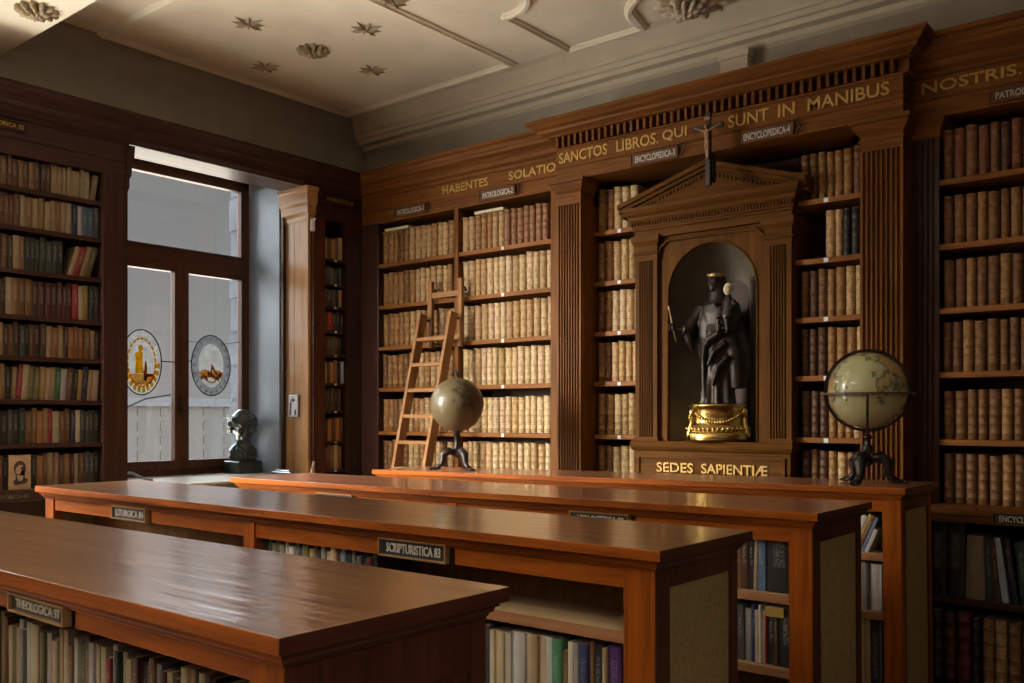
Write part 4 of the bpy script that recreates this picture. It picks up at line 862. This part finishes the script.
# lintel and golden jamb of the window recess
ln = thing('window_lintel', (-6.45, 4.2, 3.4), 'dark moulded wooden lintel spanning the window recess between two bookcases', 'lintel')
LP_ = [(-.30, 3.487)]+[(0, 3.487)]+[p for p in ENT if p[1] > 3.49]
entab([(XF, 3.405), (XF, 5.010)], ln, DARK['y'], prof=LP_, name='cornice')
MB().add([(XF-.02, 3.405, 3.486), (XF-.02, 5.01, 3.486), (XW, 5.01, 3.525), (XW, 3.405, 3.525), (XF-.02, 3.405, 3.50), (XF-.02, 5.01, 3.50), (XW, 5.01, 3.54), (XW, 3.405, 3.54)], [(0, 1, 2, 3), (7, 6, 5, 4), (0, 4, 5, 1), (2, 6, 7, 3), (1, 5, 6, 2), (0, 3, 7, 4)]).build('soffit_board', JAMB['y'], ln)
jb = thing('jamb_lining', (-6.47, 5.02, 1.06), 'golden oak lining of the window recess with stepped cap, beside the slim bookcase', 'jamb')
MB().box(XW+.02, XF-.004, 5.004, 5.027, 1.06, 3.30).build('panel', JAMB['z'], jb, bevel=.003)
MB().box(XW+.02, XW+.045, 4.975, 5.004, 1.06, 3.40).build('dark_strip', DARK['z'], jb)
MB().sweep([(XW+.02, 5.004), (XF+.0, 5.004), (XF+.0, 5.06)], [(-.015, 3.20), (0.002, 3.20), (.010, 3.22), (.010, 3.245), (.03, 3.27), (.035, 3.33), (.05, 3.35), (.055, 3.44), (.07, 3.455), (.07, 3.484), (-.015, 3.484)]).build('jamb_cap', JAMB['x'], jb)
MB().box(-6.49, -6.486, 5.0035, 5.0045, 1.1, 3.19).build('panel_groove', DARKREC, jb)
pf = thing('small_picture', (-6.48, 5.0, 1.64), 'small white framed picture with dark figures hung on the golden jamb', 'picture')
MB().box(-6.545, -6.415, 4.985, 5.003, 1.545, 1.735).build('frame', STEEL, pf, bevel=.004)
MB().box(-6.53, -6.43, 4.983, 4.986, 1.56, 1.72).build('picture_sheet', TAGW, pf)
MB().prism([(-6.527, 1.562), (-6.505, 1.562), (-6.50, 1.66), (-6.51, 1.69), (-6.522, 1.66)], 4.981, 4.9835, axis='y').prism([(-6.46, 1.562), (-6.435, 1.562), (-6.437, 1.60), (-6.448, 1.615), (-6.458, 1.60)], 4.981, 4.9835, axis='y').prism([(-6.50, 1.70), (-6.46, 1.705), (-6.45, 1.685), (-6.475, 1.675), (-6.50, 1.68)], 4.981, 4.9835, axis='y').build('dark_figure', TABLETBL, pf)
bc = thing('blind_chain', (XF+.02, 5.035, 1.08), 'white blind bracket with bead chain down the edge of the slim bookcase', 'blind chain')
MB().box(XF+.002, XF+.03, 5.02, 5.05, 3.12, 3.22).tube([(XF+.02, 5.035, 3.20), (XF+.05, 5.035, 3.22)], .01, 8).build('bracket', TAGW, bc)
MB().tube([(XF+.018, 5.04, 3.12), (XF+.018, 5.04, 2.2), (XF+.018, 5.04, 1.16)], .0018, 6).build('chain', STEEL, bc)
MB().box(XF+.002, XF+.026, 5.025, 5.052, 1.07, 1.11).tube([(XF+.014, 5.038, 1.11), (XF+.02, 5.045, 1.17)], .012, 8).build('chain_catch', IVORY, bc)
# things on the sill
tag(MB().box(-6.62, -6.35, 4.86, 4.96, 1.061, 1.085).box(-6.60, -6.40, 4.88, 4.94, 1.085, 1.10).build('steel_tray', STEEL, loc=(-6.5, 4.9, 1.061), bevel=.008), 'flat steel tray on the window sill below the golden jamb', 'tray')
# bronze bust
BX, BY, BZ = -6.92, 4.79, 1.061
bu = thing('bronze_bust', (BX, BY, BZ), 'green-black bronze bust of a balding man on a block, on the window sill', 'bust')
MB().box(BX-.115, BX+.115, BY-.12, BY+.12, BZ, BZ+.105).build('block', BUSTM, bu, bevel=.006)
b = MB(); F = Vector((.94, -.34, 0)); Rr = Vector((.34, .94, 0))   # facing into the room, towards the camera
K = 1.13
def q(f, r, z): return (BX+(F.x*f+Rr.x*r)*K, BY+(F.y*f+Rr.y*r)*K, BZ+.105+(z-.105)*K)
def br_(z, f, rx, ry, n=28): return [q(f+ry*math.cos(2*PI*i/n), rx*math.sin(2*PI*i/n), z) for i in range(n)]
b.loft([br_(.105, .0, .095, .08), br_(.14, .0, .108, .085), br_(.185, -.005, .112, .082), br_(.215, -.01, .088, .07), br_(.235, -.008, .065, .06), br_(.26, .0, .055, .056), br_(.30, .008, .055, .058)])
rz_ = Euler((0, 0, math.atan2(F.y, F.x)))
def bl(f, r, z, rad, rot=None): b.ell(q(f, r, z), tuple(K*v_ for v_ in rad), 16, 12, rot or rz_)
bl(-.015, 0, .395, (.108, .092, .108)); bl(.035, 0, .345, (.072, .070, .092)); bl(.078, 0, .283, (.034, .038, .028)); bl(.02, 0, .30, (.07, .062, .05))
bl(.106, 0, .350, (.022, .013, .036)); bl(.120, 0, .332, (.018, .016, .013))
for s_ in (-1, 1):
    bl(.098, s_*.036, .388, (.018, .032, .011)); bl(.082, s_*.044, .335, (.026, .024, .028)); bl(.100, s_*.033, .366, (.010, .016, .008))
    bl(-.005, s_*.093, .352, (.024, .012, .036))
    for k in range(7): bl(-.02-.016*k, s_*(.094-.004*k), .385+.020*math.sin(k*2.1)-.006*k, (.026, .024, .026))
    for k in range(4): bl(.03-.03*k, s_*(.085+.004*k), .42+.008*k, (.022, .016, .02))
    b.tube([q(.095, s_*.026, .305), q(.108, 0, .308)], [.008, .010], 8)
b.tube([q(.092, -.022, .290), q(.103, 0, .288), q(.092, .022, .290)], .008, 8)
for k in range(5): bl(-.10, -.06+.03*k, .37, (.026, .022, .034))
b.tube([q(.06, -.06, .215), q(.088, -.01, .165), q(.085, .0, .11)], [.014, .018, .014], 8); b.tube([q(.06, .06, .215), q(.09, .012, .165)], [.014, .016], 8)
figure('head_and_shoulders', b, BUSTM, bu, .0055, 3)

# ------------------------------------------------------------------ ladder
ld = thing('library_ladder', (-5.28, 5.2, 0), 'beech hook-on library ladder leaning against the corner bookcase by the small globe', 'ladder')
ZT = 2.385
def lean(z): return 5.47-.245*(ZT-z)
for x in (-5.405, -5.065):
    MB().bar((x, lean(ZT), ZT), (x+.0, lean(0.0), 0.0), .030, .085, up=(0, 1, 0)).build('rail', LADW['z'], ld, bevel=.004)
for k in range(11):
    z = 2.175-.2075*k
    if z < .05: break
    MB().box(-5.39, -5.08, lean(z)-.040, lean(z)+.034, z-.014, z+.014).build('rung', LADW['x'], ld, bevel=.003)
for x in (-5.395, -5.06):
    MB().box(x-.022, x+.022, 5.535, 5.57, 2.115, 2.665).build('post', LADW['z'], ld, bevel=.003)
    hk = MB(); hk.tube([(x, 5.57, 2.60), (x, 5.60, 2.60), (x, 5.615, 2.57)], .008, 8).build('hook', IRON, ld)
    MB().tube([(x-.01 if x < -5.2 else x-.005, lean(2.34)+.02, 2.34), (x, 5.535, 2.34)], .009, 8).build('hinge_pin', IRON, ld)
MB().box(-5.375, -5.08, 5.538, 5.562, 2.525, 2.57).build('crossbar', LADW['x'], ld, bevel=.003)
MB().box(-5.375, -5.08, 5.538, 5.562, 2.17, 2.215).build('crossbar', LADW['x'], ld, bevel=.003)

# ------------------------------------------------------------------ counters (low double-sided bookcases)
H = 1.20
def counter(label, XR, YFr, Wd, slope, zr, topm, signs, posts, shelves, end, L=3.6, ab=1.082):
    """local frame: x from -L to 0, y from 0 (front edge) to Wd, z from 0 to H"""
    t = thing('counter_bookcase', (XR, YFr, zr-H), label, 'counter', rot=(0, -slope, 0))
    def B(mb, nm, m, p=t, bv=.003): return mb.build(nm, m, p, bevel=bv, local=True)
    tp = MB().box(-L, 0, 0, Wd, H-.030, H); tp.m = [1, 0, 1, 1, 1, 2]
    B(tp, 'counter_top', [topm, MAH['x'], ENDW['y']], bv=.0022)
    i_ = .035
    mo = MB().sweep([(-L+i_, Wd/2), (-L+i_, i_), (-i_, i_), (-i_, Wd-i_), (-L+i_, Wd-i_), (-L+i_, Wd/2)], [(-.02, 1.138), (.0, 1.138), (.004, 1.143), (.004, 1.147), (.010, 1.149), (.013, 1.156), (.013, 1.159), (.020, 1.161), (.020, H-.03), (-.02, H-.03)])
    mo.m = [1 if all(mo.v[k][0] > -i_-.03 for k in f_) or all(mo.v[k][0] < -L+i_+.03 for k in f_) else 0 for f_ in mo.f]
    B(mo, 'cornice_moulding', [MAH['x'], ENDW['y']], bv=0)
    zb = .05
    f0 = i_   # front plane of the carcass
    # posts front and back
    for a, b_ in posts:
        B(MB().box(a, b_, f0, f0+.045, zb, 1.14), 'post', MAH['z']); B(MB().box(a, b_, Wd-f0-.045, Wd-f0, zb, 1.14), 'post', MAH['z'])
    ps = sorted(posts)
    # divider between the two sides
    B(MB().box(-L+i_+.02, -i_-.02, Wd/2-.008, Wd/2+.008, zb, 1.14), 'divider', BOARD['z'], bv=0)
    for (a0, a1), (b0, b1) in zip(ps[:-1], ps[1:]):
        # apron: split where a sign sits
        cuts = [(s0, s1) for (_, s0, s1) in signs if a1 < s0 < b0]
        x = a1
        for s0, s1 in cuts:
            B(MB().box(x, s0-.004, f0+.006, f0+.026, ab, 1.14), 'apron', MAH['x'])
            B(MB().box(s1+.004, s1+.034, f0+.020, f0+.03, ab-.007, 1.14), 'slot', DARKREC, bv=0)
            x = s1+.034
        B(MB().box(x, b0, f0+.006, f0+.026, ab, 1.14), 'apron', MAH['x'])
        B(MB().box(a1, b0, Wd-f0-.026, Wd-f0-.006, 1.082, 1.14), 'apron', MAH['x'])
        if a1 > -L+.2:
            xm = (a0+a1)/2
            B(MB().box(a0+.02, a0+.04, f0+.03, Wd-f0-.03, zb, 1.14), 'partition', BOARD['z'], bv=0)
        for z in shelves.get(round(b0, 2), (.885, .61, .12)):
            sh_ = MB().box(a1-.02, b0+.02, f0+.012, Wd/2-.008, z-.035, z); sh_.m[1] = 1
            B(sh_, 'shelf', [SHELFC, PALE['x']], bv=.002); B(MB().box(a1-.02, b0+.02, Wd/2+.008, Wd-f0-.012, z-.035, z), 'shelf', SHELFC, bv=.002)
    for tx, s0, s1 in signs:
        sign(tx, s0, s1, ab+.006, 1.138, f0+.012, t, ring=False, bg_=SIGNB, frame=OAKSIGN, local=True, ta=.10, tb=.93)
    # ends
    for x0, x1, o_ in ((-i_-.024, -i_+.003, 1), (-L+i_-.003, -L+i_+.024, -1)):
        e_ = MB(); e_.box(x0, x1, f0+.002, f0+.075, zb, 1.139).box(x0, x1, Wd-f0-.05, Wd-f0-.002, zb, 1.139).box(x0, x1, f0+.075, Wd-f0-.05, 1.085 if end != 'panel' else 1.04, 1.139).box(x0, x1, f0+.075, Wd-f0-.05, zb, .16)
        fr_ = B(e_, 'end_frame', ENDW['z'])
        xm = x1-.008 if o_ > 0 else x0+.008
        if end == 'panel':
            pm = MB(); pm.box(min(xm, xm-o_*.008), max(xm, xm-o_*.008), f0+.07, Wd-f0-.045, .15, 1.05)
            B(pm, 'end_panel', ENDW['z'], fr_, bv=0)
            mm = MB()
            y0, y1, z0_, z1_ = f0+.10, Wd-f0-.075, .20, 1.02
            for a, b_, c_, d_ in ((y0, y1, z1_-.02, z1_), (y0, y1, z0_, z0_+.02), (y0, y0+.02, z0_, z1_), (y1-.02, y1, z0_, z1_)):
                mm.box(xm-.002 if o_ > 0 else xm-.010, xm+.010 if o_ > 0 else xm+.002, a, b_, c_, d_)
            B(mm, 'panel_moulding', ENDW['z'], fr_)
        else:
            B(MB().box(min(xm, xm-o_*.006), max(xm, xm-o_*.006), f0+.07, Wd-f0-.045, .15, 1.09), 'canvas_panel', CANVAS, fr_, bv=0)
    B(MB().box(-L+.06, -.06, f0+.03, Wd-f0-.03, .0, zb+.02), 'plinth', DARK['x'])
    M = Matrix.Translation((XR, YFr, zr-H)) @ Matrix.Rotation(-slope, 4, 'Y')
    return t, M
SHELFC = wood('counter_shelf', (.30, .13, .06), (.42, .21, .10), 'x', rough=.5, coat=.05)
OAKSIGN = wood('sign_frame_oak', (.30, .17, .07), (.42, .25, .11), 'x', rough=.4)
XL = -4.84
C1X, C1Y = -1.213, .906
t1, M1 = counter('nearest counter bookcase with THEOLOGICA 97 sign and dark panelled end', C1X, C1Y, .575, 0, 1.20, TOP, [('THEOLOGICA 97', -2.265-C1X, -2.005-C1X)], [(-.13, -.035), (-1.30, -1.23), (-2.45, -2.36), (-3.56, -3.47)], {}, 'panel', L=-1.213-XL, ab=1.099)
C2X, C2Y = -1.232, 2.12
t2, M2 = counter('second counter bookcase with SCRIPTURISTICA 83 sign and canvas end panel', C2X, C2Y, .56, 0, 1.20, TOP, [('SCRIPTURISTICA 83', -2.33-C2X, -2.03-C2X), ('LITURGICA 84', -4.12-C2X, -3.835-C2X)], [(-.135, -.036), (-1.88, -1.81), (-3.565, -3.48)], {-.14: (.962, .62, .12), -1.88: (.80, .45, .12)}, 'canvas', L=C2X-XL)
C3X, C3Y = -1.248, 3.265
t3, M3 = counter('third counter bookcase with APOLOGETICA 80 sign and canvas end panel', C3X, C3Y, .585, .0055, 1.204, TOPR, [('APOLOGETICA 80', -2.355-C3X, -2.065-C3X), ('APOLOGETICA 79', -4.07-C3X, -3.785-C3X)], [(-.125, -.035), (-1.85, -1.78), (-3.54, -3.46)], {}, 'canvas', L=C3X-XL)
C4X, C4Y = -1.280, 4.425
t4, M4 = counter('last counter bookcase carrying both globes before the statue niche', C4X, C4Y, .56, .012, 1.222, TOPR, [], [(-.115, -.03), (-1.80, -1.73), (-3.50, -3.42)], {}, 'canvas', L=C4X+4.86)

def shelf_books(M, x0, items, yf, z, where, group, cap=None, rev=False, name='paperback_book', dulled=1.0):  # last factor darkens the palette colour of each spine
    """items: (colour, width, height[, lean[, note]]); local frame of the counter"""
    x = x0; rnd = random.Random(len(items)*7+int(z*100)); objs = []
    for i, it in enumerate(items):
        cn, w_, h_ = it[:3]; ln_ = it[3] if len(it) > 3 else 0
        me, pg = cloth(w_, h_, .16, True)
        if ln_ > 0: pass
        o = place_book(name, me, vary(tuple(c_*dulled for c_ in PAL[cn]), rnd), (x+w_/2/math.cos(ln_), yf+rnd.uniform(0, .014), z+.001), 0, f'{ORD[len(items)-1-i if rev else i]} book from {where}, {cn} spine', group, ln_, pg, M)
        objs.append(o); x += w_/math.cos(ln_)+.0012
    return objs
# counter 1: one long row under the apron
rnd = random.Random(5)
seq = ['olive', 'ivory', 'white', 'brown', 'ivory', 'tan', 'dark grey', 'ivory', 'white', 'yellow', 'ivory', 'dark brown', 'cream', 'brown', 'tan', 'cream', 'teal', 'brown', 'cream', 'dark brown', 'grey', 'brown', 'dark brown', 'black', 'maroon', 'brown', 'cream', 'ivory', 'dark green', 'white', 'red', 'cream', 'ivory', 'tan', 'white', 'brown', 'olive', 'white', 'cream', 'brown', 'cream', 'tan', 'cream', 'red', 'white', 'olive', 'white', 'cream', 'ivory', 'white', 'grey', 'white', 'cream', 'ivory', 'brown', 'cream']
it = []; tot = 0
for k, cn in enumerate(seq):
    w_ = rnd.choice([.015, .018, .018, .021, .021, .024]); it.append((cn, w_, rnd.choice([.20, .21, .22, .23, .235]), 0))
f_ = .055
half = [i for i in it]
x = -1.225; k1 = []
while x < -.16 and half:
    b0 = half.pop(); x += b0[1]+.0012
    if x < -.135: k1.append(b0)
shelf_books(M1, -1.225, k1, .075, .838, 'the end post of the nearest counter', 'books in the nearest counter', rev=True, dulled=.5)  # spine colours darkened to paint in the shade under the apron
# counter 2: right bay under the raised shelf
shelf_books(M2, -1.86-(-.0)+1.10, [('grey', .018, .27), ('maroon', .009, .20), ('brown', .021, .285), ('cream', .024, .27), ('dark grey', .039, .275), ('ivory', .018, .27), ('cream', .018, .272), ('cream', .021, .272), ('ivory', .024, .272), ('grey', .012, .28), ('white', .042, .285), ('cream', .024, .285), ('tan', .021, .28), ('cream', .027, .28), ('white', .024, .285), ('green', .033, .285), ('olive', .024, .25), ('ivory', .018, .285), ('grey', .018, .28), ('navy', .030, .285), ('brown', .015, .288), ('black', .030, .286), ('tan', .012, .28), ('purple', .045, .287)], .06, .62, 'the end post, under the raised shelf of SCRIPTURISTICA counter', 'books under the raised shelf', rev=True)
c2 = ['black', 'dark grey', 'grey', 'olive', 'grey', 'ivory', 'white', 'grey', 'navy', 'olive', 'cream', 'olive', 'black', 'grey', 'ivory', 'cream', 'brown', 'blue', 'black', 'dark grey', 'dark grey', 'black', 'maroon', 'black']
shelf_books(M2, -1.80-.0, [(c, .024 if i % 3 else .03, .26+.02*(i % 2)) for i, c in enumerate(c2)], .06, .801, 'the middle post of the SCRIPTURISTICA counter', 'books beside the middle post')
# counter 3 and 4: end bays
shelf_books(M3, -.36, [('brown', .03, .25), ('dark brown', .03, .24), ('black', .02, .24), ('tan', .012, .235, .03), ('blue', .033, .255), ('black', .105, .25)], .062, .886, 'the end post, upper shelf of the APOLOGETICA counter', 'upper books in the third counter', rev=True)
shelf_books(M3, -.38, [('brown', .03, .22), ('dark grey', .03, .21), ('grey', .030, .205), ('navy', .015, .22), ('cream', .012, .205), ('white', .009, .215), ('ivory', .012, .205), ('red', .006, .205), ('black', .03, .22), ('dark brown', .015, .215), ('black', .07, .225)], .062, .611, 'the end post, lower shelf of the APOLOGETICA counter', 'lower books in the third counter', rev=True)
tag(MB().box(-1.478, -1.405, 3.318, 3.3195, .80, .838).build('paper_slip', plain('yellow_paper', (.40, .25, .05), .8), loc=(-1.44, 3.318, .80)), 'yellow paper slip on the black book, lower shelf of the third counter', 'paper slip')
tag(MB().box(-1.55, -1.51, 3.316, 3.3175, 1.09, 1.11).build('paper_label', plain('brown_label', (.35, .2, .14), .8), loc=(-1.53, 3.316, 1.09)), 'small brown label at the top of the big black book, third counter', 'label')
shelf_books(M4, -.31, [('teal', .012, .185, .42), ('white', .024, .19, .42), ('yellow', .009, .195, .42), ('brown', .024, .19, .42), ('blue', .015, .185, .42), ('white', .018, .12, .42)], .062, .886, 'the end post, leaning on top shelf of the globe counter', 'leaning books in the last counter', rev=True)
shelf_books(M4, -.30, [('dark brown', .04, .22), ('grey', .018, .225), ('ivory', .015, .235), ('grey', .021, .235), ('dark grey', .012, .22), ('white', .042, .225), ('white', .012, .225)], .062, .611, 'the end post, middle shelf of the globe counter', 'middle books in the last counter', rev=True)
shelf_books(M4, -.30, [('dark brown', .04, .42), ('tan', .042, .455), ('tan', .024, .44), ('black', .045, .45), ('dark grey', .012, .44)], .062, .121, 'the end post, bottom shelf of the globe counter', 'bottom books in the last counter', rev=True)

# ------------------------------------------------------------------ globes
def uvs(mb, c, r, n=48, m=32, mi=0): return mb.ell(c, (r, r, r), n, m, mi=mi)
def cz4(x): return 1.222+.012*(x-C4X)
def leg(mb, cx, cy, zt, zb, ang, R_, k=1.0):
    c, s_ = math.cos(ang), math.sin(ang)
    mb.tube([(cx+c*.012, cy+s_*.012, zt), (cx+c*.045*k, cy+s_*.045*k, zt+.012*k), (cx+c*.075*k, cy+s_*.075*k, zt-.01*k), (cx+c*R_*.72, cy+s_*R_*.72, zb+(zt-zb)*.42), (cx+c*R_*.9, cy+s_*R_*.9, zb+.03), (cx+c*R_, cy+s_*R_, zb+.014)], [.016*k, .022*k, .022*k, .015*k, .013*k, .016*k], 10)
    mb.ell((cx+c*(R_+.012), cy+s_*(R_+.012), zb+.0125), (.026*k, .018*k, .012), 12, 8, Euler((0, 0, ang)))
    for d in (-.3, 0, .3): mb.ell((cx+math.cos(ang+d*.25)*(R_+.034*k), cy+math.sin(ang+d*.25)*(R_+.034*k), zb+.009), (.011*k, .006*k, .0085), 8, 6, Euler((0, 0, ang+d)))
    return mb
# small globe
gx, gy = -4.30, 4.68; gz = cz4(gx); R_ = .1825; gc = gz+.445
g = thing('small_globe', (gx, gy, gz), 'small brownish globe on a dark tripod, on the last counter before the ladder', 'globe')
uvs(MB(), (gx, gy, gc), R_).build('sphere', GLOBEB, g)
MB().tube([(gx, gy, gc+R_-.004), (gx, gy, gc+R_+.02)], .006, 8).ell((gx, gy, gc+R_+.03), (.016, .016, .01), 10, 8).ell((gx-.012, gy, gc+R_+.045), (.012, .008, .010), 8, 6).ell((gx+.012, gy, gc+R_+.045), (.012, .008, .010), 8, 6).build('finial', IRON, g)
MB().lathe([(.0, .0), (.012, .0), (.018, .02), (.012, .035), (.022, .05), (.03, .07), (.016, .085), (.014, .13), (.024, .145), (.02, .165), (.035, .18), (.045, .185), (0, .187)], (gx, gy, gz+.085), 16).build('stem', IRON, g)
for k in range(3): leg(MB(), gx, gy, gz+.115, gz, -2.42+k*2*PI/3+.10, .135, 1.25).build('leg', IRON, g)
# large globe
gx, gy = -1.555, 4.70; gz = cz4(gx); gc = gz+.461; R_ = .187
g = thing('large_globe', (gx, gy, gz), 'large green-tinged globe in meridian and horizon rings on a dark tripod, last counter', 'globe')
uvs(MB(), (gx, gy, gc), R_).build('sphere', GLOBEG, g)
va = Vector((gx, gy, 0)).normalized(); vr = Vector((va.y, -va.x, 0))
mr = MB(); n = 72
secs = []
for i in range(n):
    a = 2*PI*i/n; e1 = vr*math.cos(a)+Vector((0, 0, 1))*math.sin(a); c0 = Vector((gx, gy, gc))
    secs.append([c0+e1*(R_+.004)-va*.005, c0+e1*(R_+.019)-va*.005, c0+e1*(R_+.019)+va*.005, c0+e1*(R_+.004)+va*.005])
mr.loft(secs+[secs[0]], smooth=False, caps=False).build('meridian_ring', IRON, g)
hr = MB(); n = 64; hz = gc-.018
hr.loft([[(gx+r*math.cos(2*PI*i/n), gy+r*math.sin(2*PI*i/n), hz+z) for r, z in ((R_+.004, -.005), (R_+.036, -.005), (R_+.036, .005), (R_+.004, .005))] for i in range(n)]+[[(gx+r, gy, hz+z) for r, z in ((R_+.004, -.005), (R_+.036, -.005), (R_+.036, .005), (R_+.004, .005))]], smooth=False, caps=False).build('horizon_ring', plain('ring_wood', (.13, .07, .035), .4), g)
for k in range(2):
    a = math.atan2(-va.y, -va.x)+k*PI; c, s_ = math.cos(a), math.sin(a)
    pts = [(gx+c*(R_+.026), gy+s_*(R_+.026), hz-.004)]+[(gx+c*(R_+.024)*math.cos(t_), gy+s_*(R_+.024)*math.cos(t_), gc-(R_+.024)*math.sin(t_)) for t_ in [PI/2*i/12 for i in range(2, 13)]]
    MB().tube(pts, .0065, 8).build('support_arm', IRON, g)
MB().lathe([(0, 0), (.014, 0), (.026, .015), (.030, .03), (.018, .045), (.016, .06), (.028, .08), (.024, .10), (.014, .11), (.016, .135), (.024, .145), (.018, .155), (0, .16)], (gx, gy, gc-R_-.03-.16), 18).build('stem', IRON, g)
for k in range(3): leg(MB(), gx, gy, gz+.115, gz, math.atan2(-va.y, -va.x)-.35+k*2*PI/3, .128, 1.35).build('leg', IRON, g)

# grey cable bundle on the sill beside the dark jamb
cb_ = MB()
for k, (dx, dz) in enumerate(((0, .0), (.012, .006), (-.010, .012))):
    cb_.tube([(-6.60+dx, 3.47, 1.10+dz), (-6.60+dx, 3.53, 1.125+dz), (-6.58+dx, 3.59, 1.12+dz), (-6.55+dx, 3.66, 1.085+dz*.6), (-6.53+dx, 3.72, 1.069)], .007, 8)
tag(cb_.build('cable_bundle', CABLE, loc=(-6.58, 3.6, 1.061)), 'bundle of pale grey cable on the window sill by the dark jamb', 'cable')
